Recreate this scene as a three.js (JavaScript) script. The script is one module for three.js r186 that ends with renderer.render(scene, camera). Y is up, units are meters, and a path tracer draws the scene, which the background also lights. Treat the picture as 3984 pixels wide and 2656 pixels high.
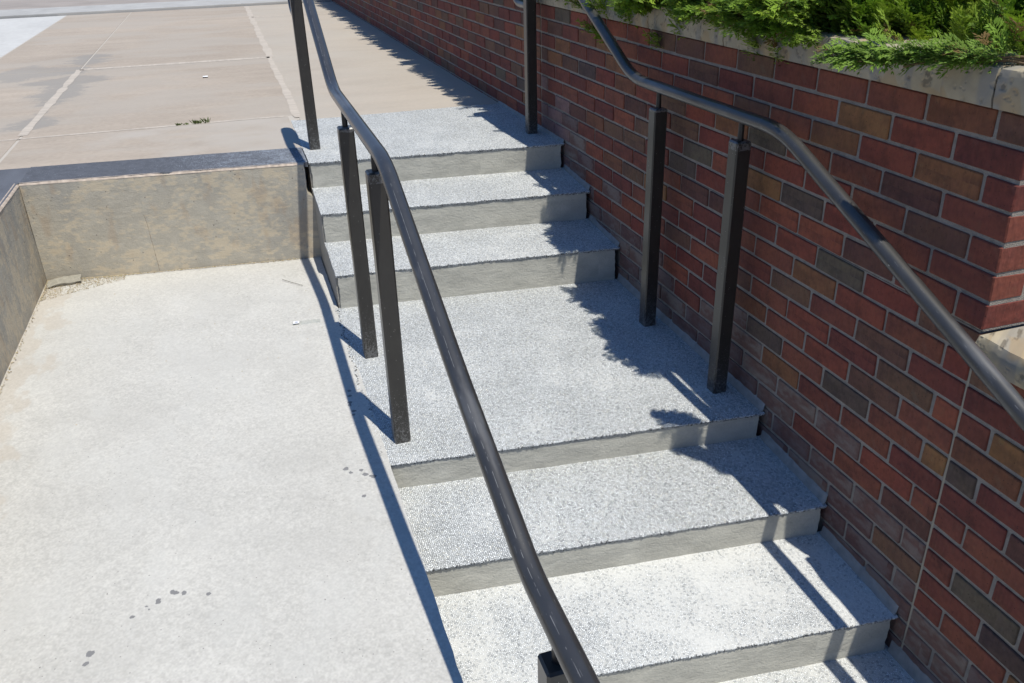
import * as THREE from 'three';
import { mergeGeometries } from 'three/addons/utils/BufferGeometryUtils.js';

// ---------------------------------------------------------------- camera, sky, sun, exposure
const scene = new THREE.Scene();
const camera = new THREE.PerspectiveCamera(44.015, 1024 / 683, 0.05, 400);
camera.position.set(-0.2673, 1.4526, 3.252);
camera.rotation.set(-0.4651, -0.3002, -0.0278, 'YXZ');
scene.add(camera);

const SUN = new THREE.Vector3(0.120, 1, 0.36).normalize();
const skyTexture = (() => {                                   // clear blue sky, paler towards the horizon
  const w = 128, h = 64, d = new Float32Array(w * h * 4);
  const zen = [0.080, 0.205, 0.50], hor = [0.30, 0.40, 0.55], low = [0.20, 0.18, 0.155];
  for (let j = 0; j < h; j++) for (let i = 0; i < w; i++) {
    const el = ((j + 0.5) / h - 0.5) * Math.PI, s = Math.sin(el), o = (j * w + i) * 4;
    const t = s > 0 ? Math.pow(1 - s, 3) : 1;
    for (let k = 0; k < 3; k++) d[o + k] = s > 0 ? zen[k] * (1 - t) + hor[k] * t : low[k];
    d[o + 3] = 1;
  }
  const t = new THREE.DataTexture(d, w, h, THREE.RGBAFormat, THREE.FloatType);
  t.mapping = THREE.EquirectangularReflectionMapping; t.magFilter = THREE.LinearFilter; t.needsUpdate = true;
  return t;
})();
scene.background = skyTexture; scene.environment = skyTexture;

const sun = new THREE.DirectionalLight(new THREE.Color(1.0, 0.955, 0.85), 4.9);
sun.position.copy(SUN).multiplyScalar(20); sun.castShadow = true;
sun.shadow.mapSize.set(4096, 4096);
Object.assign(sun.shadow.camera, { left: -8, right: 8, top: 14, bottom: -8, near: 1, far: 60 });
scene.add(sun, sun.target);

const renderer = new THREE.WebGLRenderer({ antialias: true });
renderer.setSize(1024, 683);
renderer.toneMapping = THREE.LinearToneMapping; renderer.toneMappingExposure = 1.0;
renderer.shadowMap.enabled = true; renderer.shadowMap.type = THREE.PCFSoftShadowMap;

// ---------------------------------------------------------------- numbers measured from the photograph
const W = 1.2264, SK = 0.131;                                   // stair width (brick face at x = W), skew of the risers
const zs = (z, x) => z + (x / W - 0.5) * SK;
const ZR = { 1: -0.6737, 2: -0.3407, 3: 0, 4: 1.1625, 5: 1.5176, 6: 1.8561 };
const FRONT = { 0: 0.4584, 1: 0.3113, 2: 0.1511, 3: -0.0262, 4: -0.1464, 5: -0.2759 };   // tread height at its nosing
const BACK = { 0: 0.4584, 1: 0.3358, 2: 0.1761, 3: 0, 4: -0.1203, 5: -0.2511, 6: -0.4008 };
const PLAZA = 0.458;
const HC = 0.0677, YT = 1.0758, Z0 = 1.2668, HB = 0.1008, CORNER = 1.960;   // brick courses, head joints, wall corner

// ---------------------------------------------------------------- helpers
function rngOf(seed) { let a = seed >>> 0; return () => { a = (a + 0x6d2b79f5) | 0; let t = Math.imul(a ^ (a >>> 15), 1 | a); t = (t + Math.imul(t ^ (t >>> 7), 61 | t)) ^ t; return ((t ^ (t >>> 14)) >>> 0) / 4294967296; }; }
const hash = (x, y) => { let h = Math.imul(x | 0, 374761393) + Math.imul(y | 0, 668265263); h = Math.imul(h ^ (h >>> 13), 1274126177); return ((h ^ (h >>> 16)) >>> 0) / 4294967296; };
const mod = (a, n) => ((a % n) + n) % n;
const TAB = new Float32Array(65536); { const r = rngOf(2024); for (let i = 0; i < 65536; i++) TAB[i] = r(); }
function vnoise(x, y, px = 0, py = 0, s = 0) {                   // value noise 0..1, periodic when px, py are given
  const xi = Math.floor(x), yi = Math.floor(y), fx = x - xi, fy = y - yi;
  const u = fx * fx * (3 - 2 * fx), v = fy * fy * (3 - 2 * fy);
  let x0 = xi, x1 = xi + 1, y0 = yi, y1 = yi + 1;
  if (px) { x0 = mod(x0, px); x1 = mod(x1, px); } if (py) { y0 = mod(y0, py); y1 = mod(y1, py); }
  const sx = s * 131, sy = s * 57;
  x0 = (x0 + sx + 0) & 255; x1 = (x1 + sx + 0) & 255; y0 = ((y0 + sy) & 255) << 8; y1 = ((y1 + sy) & 255) << 8;
  const a = TAB[y0 | x0], b = TAB[y0 | x1], c = TAB[y1 | x0], d = TAB[y1 | x1];
  return a + (b - a) * u + (c - a) * v + (a - b - c + d) * u * v;
}
function fbm(x, y, oct = 4, s = 0) { let a = 0, f = 1, w = 0.5, t = 0; for (let i = 0; i < oct; i++) { a += w * vnoise(x * f, y * f, 0, 0, s + i); t += w; w *= 0.5; f *= 2.03; } return a / t; }
const sstep = (a, b, x) => { const t = Math.min(1, Math.max(0, (x - a) / (b - a))); return t * t * (3 - 2 * t); };
const lerp = (a, b, t) => a + (b - a) * t;
const mix3 = (a, b, t) => [lerp(a[0], b[0], t), lerp(a[1], b[1], t), lerp(a[2], b[2], t)];
const ENC = new Uint8Array(4097); for (let i = 0; i <= 4096; i++) { const v = i / 4096; ENC[i] = Math.round(255 * (v <= 0.0031308 ? v * 12.92 : 1.055 * Math.pow(v, 1 / 2.4) - 0.055)); }
const enc = (v) => ENC[v <= 0 ? 0 : v >= 1 ? 4096 : (v * 4096) | 0];
function colorTex(w, h, fn) {                                    // fn(u, v) -> linear rgb
  const d = new Uint8Array(w * h * 4);
  for (let j = 0; j < h; j++) for (let i = 0; i < w; i++) { const c = fn((i + 0.5) / w, (j + 0.5) / h, i, j), o = (j * w + i) * 4; d[o] = enc(c[0]); d[o + 1] = enc(c[1]); d[o + 2] = enc(c[2]); d[o + 3] = 255; }
  return finish(new THREE.DataTexture(d, w, h), true);
}
function grayTex(w, h, fn) {
  const d = new Uint8Array(w * h * 4);
  for (let j = 0; j < h; j++) for (let i = 0; i < w; i++) { const c = Math.round(255 * Math.min(1, Math.max(0, fn((i + 0.5) / w, (j + 0.5) / h, i, j)))), o = (j * w + i) * 4; d[o] = d[o + 1] = d[o + 2] = c; d[o + 3] = 255; }
  return finish(new THREE.DataTexture(d, w, h), false);
}
function finish(t, srgb) { t.wrapS = t.wrapT = THREE.RepeatWrapping; t.magFilter = THREE.LinearFilter; t.minFilter = THREE.LinearMipmapLinearFilter; t.generateMipmaps = true; t.anisotropy = 8; if (srgb) t.colorSpace = THREE.SRGBColorSpace; t.needsUpdate = true; return t; }
const std = (o) => new THREE.MeshStandardMaterial({ roughness: 0.9, ...o });
const lin = (r, g, b) => new THREE.Color().setRGB(r, g, b);

const taken = {};
const numbered = (n) => { taken[n] = (taken[n] ?? -1) + 1; return taken[n] ? `${n}_${String(taken[n]).padStart(3, '0')}` : n; };
function mesh(name, geo, mat, parent) {
  const m = new THREE.Mesh(geo, mat); m.castShadow = m.receiveShadow = true;
  m.name = parent ? name : numbered(name); (parent ?? scene).add(m); return m;
}
function thing(name, label, category, pos = [0, 0, 0], group) {
  const g = new THREE.Group(); g.name = numbered(name); g.position.set(...pos); scene.add(g);
  g.userData = { label, category }; if (group) g.userData.group = group; return g;
}
function tag(o, label, category, group) { o.userData = { label, category }; if (group) o.userData.group = group; return o; }
function structure(o, label) { o.userData.kind = 'structure'; if (label) o.userData.label = label; return o; }

class Soup {                                                     // collects quads and triangles into one geometry
  constructor() { this.p = []; this.uv = []; this.i = []; this.c = null; }
  vert(x, y, z, u = 0, v = 0) { this.p.push(x, y, z); this.uv.push(u, v); return this.p.length / 3 - 1; }
  tri(a, b, c) { this.i.push(a, b, c); }
  quad(a, b, c, d) { this.i.push(a, b, c, a, c, d); }
  geo() {
    const g = new THREE.BufferGeometry();
    g.setAttribute('position', new THREE.Float32BufferAttribute(this.p, 3)); g.setAttribute('uv', new THREE.Float32BufferAttribute(this.uv, 2));
    g.setIndex(this.i); g.computeVertexNormals(); return g;
  }
}
// closed sheet: P(s, t) -> [x, y, z] for the seen face, back(s, t) for the far face; uv(s, t)
function sheet(nx, ny, P, back, uv) {
  const s = new Soup(), top = [], bot = [];
  for (let j = 0; j <= ny; j++) for (let i = 0; i <= nx; i++) top.push(s.vert(...P(i / nx, j / ny), ...uv(i / nx, j / ny)));
  for (let j = 0; j < ny; j++) for (let i = 0; i < nx; i++) { const a = j * (nx + 1) + i; s.quad(top[a], top[a + nx + 1], top[a + nx + 2], top[a + 1]); }
  const rim = [];
  for (let i = 0; i < nx; i++) rim.push([i, 0]);
  for (let j = 0; j < ny; j++) rim.push([nx, j]);
  for (let i = nx; i > 0; i--) rim.push([i, ny]);
  for (let j = ny; j > 0; j--) rim.push([0, j]);
  const a0 = [], b0 = [];
  for (const [i, j] of rim) { const u = uv(i / nx, j / ny); a0.push(s.vert(...P(i / nx, j / ny), ...u)); b0.push(s.vert(...back(i / nx, j / ny), u[0] + 0.01, u[1] + 0.01)); }
  for (let k = 0; k < rim.length; k++) { const n = (k + 1) % rim.length; s.quad(a0[k], a0[n], b0[n], b0[k]); }
  return s.geo();
}
// prism over a quadrilateral (xz corners, counter-clockwise seen from above), top edges chamfered, uv = world metres
function prism(cs, top, bottom, ch = 0.006, uvOf = (x, y, z) => [x, z]) {
  const s = new Soup(), n = cs.length; let cx = 0, cz = 0; cs.forEach(([x, z]) => { cx += x / n; cz += z / n; });
  const inset = cs.map(([x, z]) => { const d = Math.hypot(x - cx, z - cz), k = 1 - 1.4 * ch / d; return [cx + (x - cx) * k, cz + (z - cz) * k]; });
  const yt = (x, z) => (typeof top === 'function' ? top(x, z) : top);
  const a = inset.map(([x, z]) => s.vert(x, yt(x, z), z, ...uvOf(x, yt(x, z), z)));
  for (let k = 1; k < n - 1; k++) s.tri(a[0], a[k + 1], a[k]);
  for (let k = 0; k < n; k++) {
    const m = (k + 1) % n, [x0, z0] = cs[k], [x1, z1] = cs[m], [u0, w0] = inset[k], [u1, w1] = inset[m];
    const e = (x, y, z) => s.vert(x, y, z, ...uvOf(x, y, z));
    s.quad(e(u0, yt(u0, w0), w0), e(u1, yt(u1, w1), w1), e(x1, yt(x1, z1) - ch, z1), e(x0, yt(x0, z0) - ch, z0));
    const su = (x, y, z) => { const q = uvOf(x, y, z); return s.vert(x, y, z, q[0] + (y - top) * 0 + 0.001, q[1] - y); };
    s.quad(su(x0, yt(x0, z0) - ch, z0), su(x1, yt(x1, z1) - ch, z1), su(x1, bottom, z1), su(x0, bottom, z0));
  }
  return s.geo();
}
// chamfered box centred on the origin, flat faces; uv in metres from the two axes of the face
function chamferBox(w, h, d, c, off = [0, 0], jit = null) {
  const pos = [], uv = [], C = {};
  const hx = w / 2, hy = h / 2, hz = d / 2;
  for (const sx of [-1, 1]) for (const sy of [-1, 1]) for (const sz of [-1, 1]) {
    const j = jit ? [jit(), jit(), jit()] : [0, 0, 0];
    C[[sx, sy, sz]] = [[sx * hx, sy * (hy - c), sz * (hz - c)], [sx * (hx - c), sy * hy, sz * (hz - c)], [sx * (hx - c), sy * (hy - c), sz * hz]].map((v) => v.map((a, k) => a + j[k]));
  }
  const put = (v, ax) => { pos.push(...v); uv.push((ax === 0 ? v[2] : v[0]) + off[0], (ax === 1 ? v[2] : v[1]) + off[1]); };
  const tri = (a, b, e, ax) => {
    const n = new THREE.Vector3().subVectors(new THREE.Vector3(...b), new THREE.Vector3(...a)).cross(new THREE.Vector3().subVectors(new THREE.Vector3(...e), new THREE.Vector3(...a)));
    const m = new THREE.Vector3(a[0] + b[0] + e[0], a[1] + b[1] + e[1], a[2] + b[2] + e[2]);
    if (n.dot(m) < 0) { put(a, ax); put(e, ax); put(b, ax); } else { put(a, ax); put(b, ax); put(e, ax); }
  };
  const quad = (a, b, e, f, ax) => { tri(a, b, e, ax); tri(a, e, f, ax); };
  const S = [-1, 1];
  for (const s of S) {
    quad(C[[s, -1, -1]][0], C[[s, 1, -1]][0], C[[s, 1, 1]][0], C[[s, -1, 1]][0], 0);
    quad(C[[-1, s, -1]][1], C[[1, s, -1]][1], C[[1, s, 1]][1], C[[-1, s, 1]][1], 1);
    quad(C[[-1, -1, s]][2], C[[1, -1, s]][2], C[[1, 1, s]][2], C[[-1, 1, s]][2], 2);
    for (const t of S) {
      quad(C[[s, t, -1]][0], C[[s, t, 1]][0], C[[s, t, 1]][1], C[[s, t, -1]][1], 0);
      quad(C[[s, -1, t]][0], C[[s, 1, t]][0], C[[s, 1, t]][2], C[[s, -1, t]][2], 0);
      quad(C[[-1, s, t]][1], C[[1, s, t]][1], C[[1, s, t]][2], C[[-1, s, t]][2], 2);
      for (const u of S) tri(C[[s, t, u]][0], C[[s, t, u]][1], C[[s, t, u]][2], 0);
    }
  }
  const g = new THREE.BufferGeometry();
  g.setAttribute('position', new THREE.Float32BufferAttribute(pos, 3)); g.setAttribute('uv', new THREE.Float32BufferAttribute(uv, 2)); g.computeVertexNormals();
  return g;
}

// ---------------------------------------------------------------- textures
const AGG = 1.3;                                                // metres per tile of the exposed-aggregate coat
function aggregate(n, cell, fillAmount) {                        // Worley stones; returns colour and height
  const cells = Math.round(AGG * 1000 / cell), k = cells / n, col = new Uint8Array(n * n * 4), hei = new Uint8Array(n * n * 4);
  const pts = new Float32Array(cells * cells * 4);
  for (let j = 0; j < cells; j++) for (let i = 0; i < cells; i++) { const o = (j * cells + i) * 4; pts[o] = 0.1 + 0.8 * hash(i, j); pts[o + 1] = 0.1 + 0.8 * hash(i + 999, j); pts[o + 2] = hash(i, j + 777); pts[o + 3] = hash(i + 55, j + 333); }
  for (let y = 0; y < n; y++) for (let x = 0; x < n; x++) {
    const gx = x * k, gy = y * k, ci = Math.floor(gx), cj = Math.floor(gy); let f1 = 9, f2 = 9, id = 0;
    for (let dj = -1; dj <= 1; dj++) for (let di = -1; di <= 1; di++) {
      const o = (mod(cj + dj, cells) * cells + mod(ci + di, cells)) * 4, ex = ci + di + pts[o] - gx, ey = cj + dj + pts[o + 1] - gy, q = ex * ex + ey * ey;
      if (q < f1) { f2 = f1; f1 = q; id = o; } else if (q < f2) f2 = q;
    }
    f1 = Math.sqrt(f1); f2 = Math.sqrt(f2);
    const coarse = vnoise(x / n * 9, y / n * 9, 9, 9, 5) * 0.6 + vnoise(x / n * 27, y / n * 27, 27, 27, 6) * 0.4;
    const fine = vnoise(x / n * 512, y / n * 512, 512, 512, 7);
    let edge = sstep(0.03, 0.28, f2 - f1);                        // 0 in the joints between stones
    const open = pts[id + 3] < 0.13 ? 0.35 : 1;                   // a stone missing here and there
    const fill = (fillAmount > 0.3 ? 0.92 : 1) * sstep(1 - fillAmount - 0.22, 1 - fillAmount + 0.22, coarse * 0.65 + pts[id + 3] * 0.5);
    let h = edge * (0.6 + 0.4 * pts[id + 2]) * open; h = lerp(h, 0.72 + 0.08 * fine, fill * 0.8);
    const tone = (0.58 + 0.42 * Math.pow(pts[id + 2], 0.8)) * (0.45 + 0.55 * open), warm = pts[id + 3] > 0.93 ? 0.05 : 0;
    let c = [tone * (0.97 + warm), tone * (1.0 + warm * 0.4), tone * (1.005 - warm)];
    c = mix3([0.075, 0.088, 0.108], c, 0.10 + 0.90 * edge);
    c = mix3(c, [0.585, 0.59, 0.575], fill);
    const m = 0.90 + 0.2 * (fine - 0.5) + 0.16 * (coarse - 0.5), o = (y * n + x) * 4;
    for (let q = 0; q < 3; q++) col[o + q] = enc(c[q] * m);
    col[o + 3] = hei[o + 3] = 255; hei[o] = hei[o + 1] = hei[o + 2] = 255 * h;
  }
  return { map: finish(new THREE.DataTexture(col, n, n), true), bump: finish(new THREE.DataTexture(hei, n, n), false) };
}
const aggA = aggregate(2048, 5.4, 0.14), aggB = aggregate(2048, 4.6, 0.47);
const coatMat = std({ map: aggA.map, bumpMap: aggA.bump, bumpScale: 0.0034, roughness: 0.95 });
const slurryMat = std({ map: aggB.map, bumpMap: aggB.bump, bumpScale: 0.0016, roughness: 0.95 });

// trowelled cement of the risers, 1.3 x 0.2 m
const trowel = (u, v) => { if (1) { const x = u * 1.3, y = v * 0.2, w = fbm(x * 20, y * 24, 3, 21); return 0.45 * fbm(x * 46 + w * 3, y * 90 + w * 3, 4, 11) + 0.35 * Math.pow(Math.abs(fbm(x * 38 + w * 2, y * 70, 3, 31) - 0.5) * 2, 0.6) + 0.3 * fbm(x * 220, y * 260, 2, 41); } const x = u * 26, y = v * 16; const w = fbm(x * 0.6, y * 0.5, 2, 21) * 3; return 0.55 * fbm(x + w, y * 2.6 + w, 4, 11) + 0.3 * Math.pow(fbm(x * 3 + 7, y * 5 + w * 2, 3, 31), 2) * 1.5 + 0.25 * Math.abs(fbm(x * 1.4, y * 3.4 + w * 1.5, 3, 41) - 0.5) * 2; };
const riserBump = grayTex(2048, 320, trowel);
const riserMap = colorTex(1024, 160, (u, v) => { const n = fbm(u * 18, v * 5, 4, 51), f = fbm(u * 260, v * 40, 2, 61), k = 0.80 + 0.34 * n + 0.16 * (f - 0.5); return [0.432 * k, 0.425 * k, 0.380 * k]; });
const riserMat = std({ map: riserMap, bumpMap: riserBump, bumpScale: 0.0022, roughness: 0.85 });

const grit = grayTex(1024, 1024, (u, v, i, j) => 0.5 * vnoise(u * 512, v * 512, 512, 512, 71) + 0.3 * vnoise(u * 256, v * 256, 256, 256, 72) + 0.2 * vnoise(u * 64, v * 64, 64, 64, 73));
const gritAt = (rx, ry) => { const t = grit.clone(); t.repeat.set(rx, ry); t.needsUpdate = true; return t; };

// lower slab: x -1.30 .. 0.06, z -1.00 .. 3.40
const SX = -1.30, SW = 1.36, SZ = -1.0, SL = 4.4;
const drops = [];
{ const r = rngOf(5);
  const trail = (x0, z0, x1, z1, n, rad) => { for (let k = 0; k < n; k++) { const t = (k + r() * 0.5) / n; drops.push([lerp(x0, x1, t) + (r() - 0.5) * 0.02, lerp(z0, z1, t) + (r() - 0.5) * 0.03, rad * (0.6 + 0.7 * r())]); } };
  trail(-0.062, 0.62, -0.052, 0.80, 6, 0.0075); trail(-0.125, 1.08, -0.05, 1.16, 6, 0.007); trail(-0.70, 1.50, -0.58, 1.45, 8, 0.006); drops.push([-0.79, 1.60, 0.009], [-0.795, 1.63, 0.006], [-0.53, 1.49, 0.006], [-0.81, 1.72, 0.008], [-0.10, 1.23, 0.006]);
}
const slabMap = colorTex(1024, 2048, (u, v) => {
  const x = SX + u * SW, z = SZ + v * SL;
  const a = fbm(x * 3.1, z * 2.3, 4, 81), b = fbm(x * 14 + 3, z * 9, 4, 82), c = fbm(x * 110, z * 110, 2, 83), sw = fbm(x * 2 + z * 1.6, z * 7 - x * 3 + fbm(x * 3, z * 3, 2, 84) * 3, 3, 85);
  let k = 0.486 + 0.05 * (a - 0.5) + 0.04 * (b - 0.5) + 0.10 * (c - 0.5) + 0.06 * (sw - 0.5) + 0.10 * (vnoise(x * 240, z * 240, 0, 0, 89) - 0.5);
  let col = [k * 1.015, k * 0.992, k * 0.93];
  col = mix3(col, [0.43, 0.42, 0.395], 0.28 * sstep(0.50, 0.70, fbm(x * 4 + 9, z * 5, 4, 86)));             // worn grey patches of the wash
  col = mix3(col, [0.515, 0.51, 0.485], 0.3 * sstep(0.54, 0.68, fbm(x * 9, z * 5 + 4, 4, 87)));               // thicker wash
  const dw = x + 1.235;                                                                                   // sandy dirt that has gathered along the left wall
  const sand = sstep(0.42, 0.62, fbm(x * 22, z * 12, 4, 88) + 0.32 - dw * 3.2);
  col = mix3(col, [0.42, 0.36, 0.29], 0.4 * sand);
  if (hash(Math.floor(x * 420), Math.floor(z * 420)) > 0.9992 && x > -1.0) col = [0.2, 0.19, 0.18];
  for (const [dx, dz, r] of drops) { const q = Math.hypot(x - dx, (z - dz)) + 0.004 * (vnoise(x * 160, z * 160, 0, 0, 9) - 0.5); if (q < r) col = [0.20, 0.20, 0.205]; }
  return col;
});
const slabMat = std({ map: slabMap, bumpMap: gritAt(7, 22), bumpScale: 0.0009 });

// upper plaza: x -4 .. 1.3, z -11.2 .. -0.7
const PX = -4, PW = 5.3, PZ = -11.2, PL = 10.5;
const plazaMap = colorTex(1024, 2048, (u, v) => {
  const x = PX + u * PW, z = PZ + v * PL;
  const a = fbm(x * 1.3, z * 0.9, 4, 101), b = fbm(x * 2.2, z * 9, 4, 102), c = fbm(x * 60, z * 60, 2, 103);
  const k = 0.90 + 0.22 * (a - 0.5) + 0.20 * (b - 0.5) + 0.16 * (c - 0.5);
  let col = [0.405 * k, 0.343 * k, 0.282 * k];
  col = mix3(col, [0.375, 0.335, 0.29], sstep(0.42, 0.68, fbm(x * 1.6 + 5, z * 2.6, 5, 104)) * 0.6);          // greyer weathered patches
  if (x > 0.05) col = mix3(col, [0.44, 0.40, 0.345], 0.5 + 0.4 * (fbm(x * 2, z * 5, 3, 105) - 0.5));          // the walk beside the wall is a paler pour
  if (z > -1.9 && x < 0.05) col = mix3(col, [0.42, 0.385, 0.345], 0.7 * sstep(0.35, 0.62, fbm(x * 2.4, z * 4, 3, 106) * 0.7 + 0.25 * sstep(-1.3, 0.1, x)));
  // damp black staining that has crept out of the joints
  const st1 = Math.abs(x + 1.41) - 0.24 * Math.max(0, fbm(z * 3.1, 4.2, 3, 107) - 0.30) * 2.4, st2 = Math.abs(z + 4.42) - 0.5 * Math.max(0, fbm(x * 2.7, 9.1, 3, 108) - 0.38) * 2;
  const edge = (fbm(x * 9, z * 16, 4, 109) - 0.5) * 0.16 + (vnoise(x * 70, z * 70, 0, 0, 31) - 0.5) * 0.09;
  if (z < -2.1 && z > -5.4) col = mix3(col, [0.24, 0.23, 0.215], 0.65 * sstep(0.05, -0.06, st1 + edge) * (x < -0.6 ? 1 : 0));
  if (x < 0.0 && x > -2.0) col = mix3(col, [0.25, 0.24, 0.225], 0.55 * sstep(0.05, -0.08, st2 + edge * 1.4) * sstep(0.1, -0.5, x));
  return col;
});
const plazaUV = (x, y, z) => [(x - PX) / PW, (z - PZ) / PL];
const plazaMat = std({ map: plazaMap, bumpMap: gritAt(16, 32), bumpScale: 0.0012 });
const jointMat = std({ color: lin(0.44, 0.40, 0.35), bumpMap: gritAt(1, 1), bumpScale: 0.002 });
const whitePanelMat = std({ map: colorTex(256, 256, (u, v) => { const k = 0.48 + 0.12 * (fbm(u * 9, v * 6, 4, 111) - 0.5) + 0.06 * (vnoise(u * 120, v * 120, 0, 0, 3) - 0.5); return [k, k * 0.99, k * 0.96]; }) });
const bandMat = std({ map: colorTex(512, 64, (u, v) => { const k = 0.37 + 0.12 * (fbm(u * 30, v * 4, 4, 112) - 0.5); return [k, k * 0.985, k * 0.955]; }) });
const farMat = std({ map: colorTex(256, 256, (u, v) => { const k = 1 + 0.4 * (fbm(u * 14, v * 14, 4, 113) - 0.5); return [0.30 * k, 0.265 * k, 0.24 * k]; }) });

// board-formed retaining walls (u along the wall, v up), 1.3 x 0.6 m
const formed = (seed, vert) => colorTex(1024, 512, (u, v) => {
  const x = u * 1.3, y = v * 0.6, wx = vert ? y : x, wy = vert ? x : y;
  const iso = fbm(x * 34, y * 34, 4, seed), grain = vnoise(x * 330, y * 330, 0, 0, seed + 2), streak = fbm(wx * 12, wy * 90, 3, seed + 6);
  let c = [0.435, 0.402, 0.335].map((q) => q * (0.84 + 0.20 * iso + 0.14 * (grain - 0.5) + 0.07 * (streak - 0.5)));
  const run = fbm(x * 17, y * 1.6, 4, seed + 4) * 0.6 + fbm(x * 6, y * 4, 4, seed + 8) * 0.4;
  c = mix3(c, [0.325, 0.310, 0.275], 0.7 * sstep(0.44, 0.68, run));                                            // grey runs of water
  const worn = fbm(wx * 10, wy * 14, 5, seed + 3) * 0.52 + fbm(wx * 45, wy * 80, 4, seed + 7) * 0.48;
  c = mix3(c, [0.56, 0.475, 0.345], 0.7 * sstep(0.455, 0.64, worn));                                              // tan skim, eroded at its edges
  c = mix3(c, [0.36, 0.25, 0.16], 0.3 * sstep(0.62, 0.76, fbm(x * 15, y * 6, 4, seed + 5)));                       // faint rust
  if (!vert && Math.abs(x - 0.475 - 0.05 * (0.5 - y) - 0.006 * fbm(y * 20, 1, 2, 3)) < 0.0009 && fbm(y * 9, 3, 2, 7) > 0.42) c = [0.24, 0.19, 0.15];
  if (hash(Math.floor(x * 240), Math.floor(y * 240)) > 0.9985) c = [0.15, 0.135, 0.12];
  return c;
});
const formBump = grayTex(1024, 512, (u, v) => 0.2 * fbm(u * 14, v * 60, 3, 121) + 0.5 * fbm(u * 90, v * 50, 3, 122) + 0.3 * vnoise(u * 420, v * 210, 0, 0, 123));
const formMatA = std({ map: formed(130, false), bumpMap: formBump, bumpScale: 0.0016 });
const formMatB = std({ map: formed(150, true), bumpMap: formBump, bumpScale: 0.0016 });
// dark coating on the wall tops, with white overspray grit towards the stairs (u: x -1.3 .. 0)
const capMap = colorTex(1024, 256, (u, v) => {
  const x = -1.3 + u * 1.3, n = fbm(u * 60, v * 14, 4, 141), k = 0.8 + 0.5 * n;
  let c = [0.098 * k, 0.105 * k, 0.124 * k];
  const g = hash(Math.floor(u * 512), Math.floor(v * 128)), d = sstep(-0.75, -0.05, x);
  if (g > 0.992 - 0.70 * d * fbm(u * 24, v * 8, 3, 142)) c = mix3(c, [0.46, 0.52, 0.60], 0.35 + 0.45 * hash(Math.floor(u * 512) + 3, Math.floor(v * 128)));
  return c;
});
const capMat = std({ map: capMap, bumpMap: gritAt(10, 3), bumpScale: 0.002, roughness: 0.8 });
const chipMat = std({ map: colorTex(512, 16, (u, v) => { const k = 0.7 + 0.6 * fbm(u * 90, v * 3, 3, 145); return [0.42 * k, 0.35 * k, 0.29 * k]; }) });
const concreteMat = std({ color: lin(0.30, 0.285, 0.255), bumpMap: gritAt(1, 1), bumpScale: 0.003 });

// bricks
const brickMap = colorTex(512, 512, (u, v) => {
  const a = fbm(u * 60, v * 60, 3, 161), b = fbm(u * 8, v * 14, 3, 162), c = fbm(u * 120, v * 26, 2, 163), k = 0.60 + 0.42 * a + 0.55 * (b - 0.45) + 0.22 * (c - 0.5);
  const d = hash(Math.floor(u * 256), Math.floor(v * 256)) > 0.994 ? 0.4 : 1, h = fbm(u * 11 + 3, v * 18, 3, 164) - 0.5, w = sstep(0.66, 0.78, fbm(u * 30, v * 22, 4, 165)) * 0.35;
  return mix3([k * d * (1 + 0.25 * h), k * d * (0.96 + 0.3 * h), k * d], [0.9, 1.3, 1.6], w);
});
brickMap.repeat.set(1.6, 1.6);
const hazeMap = colorTex(512, 512, (u, v) => {                    // bricks smeared with cement wash: streaky grey film over the red
  const a = fbm(u * 60, v * 60, 3, 161), s = fbm(u * 9, v * 26, 4, 171), k = 0.7 + 0.4 * (a - 0.3);
  const f = 0.16 + 0.46 * sstep(0.34, 0.72, s * 0.7 + 0.3 * fbm(u * 40, v * 70, 3, 172));
  return mix3([0.135 * k, 0.052 * k, 0.040 * k], [0.20, 0.172, 0.155], f);
});
hazeMap.repeat.set(1.6, 1.6);
const brickBump = grayTex(512, 512, (u, v) => 0.5 * fbm(u * 70, v * 70, 3, 181) + 0.5 * fbm(u * 180, v * 40, 2, 182)); brickBump.repeat.set(1.6, 1.6);
const brickTone = { R: [0.218, 0.053, 0.029], M: [0.178, 0.048, 0.029], B: [0.134, 0.061, 0.038], O: [0.210, 0.088, 0.036], G: [0.098, 0.067, 0.049] };
const brickMats = {};
for (const k in brickTone) brickMats[k] = [0.88, 1.0, 1.14].map((f, q) => std({ color: lin(...brickTone[k].map((c, i) => c * f * (i === 1 ? 1 + 0.12 * (q - 1) : 1))), map: brickMap, bumpMap: brickBump, bumpScale: 0.0026, roughness: 0.85 }));
brickMats.H = [0.9, 1.05, 1.2].map((f, q) => std({ color: lin(f, f * (0.96 + 0.05 * q), f), map: hazeMap, bumpMap: brickBump, bumpScale: 0.0024, roughness: 0.9 }));
const mortarMat = std({ map: colorTex(512, 512, (u, v) => { const k = 0.75 + 0.5 * fbm(u * 70, v * 70, 4, 191); return [0.255 * k, 0.232 * k, 0.205 * k]; }), bumpMap: gritAt(2, 2), bumpScale: 0.003 });

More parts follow.
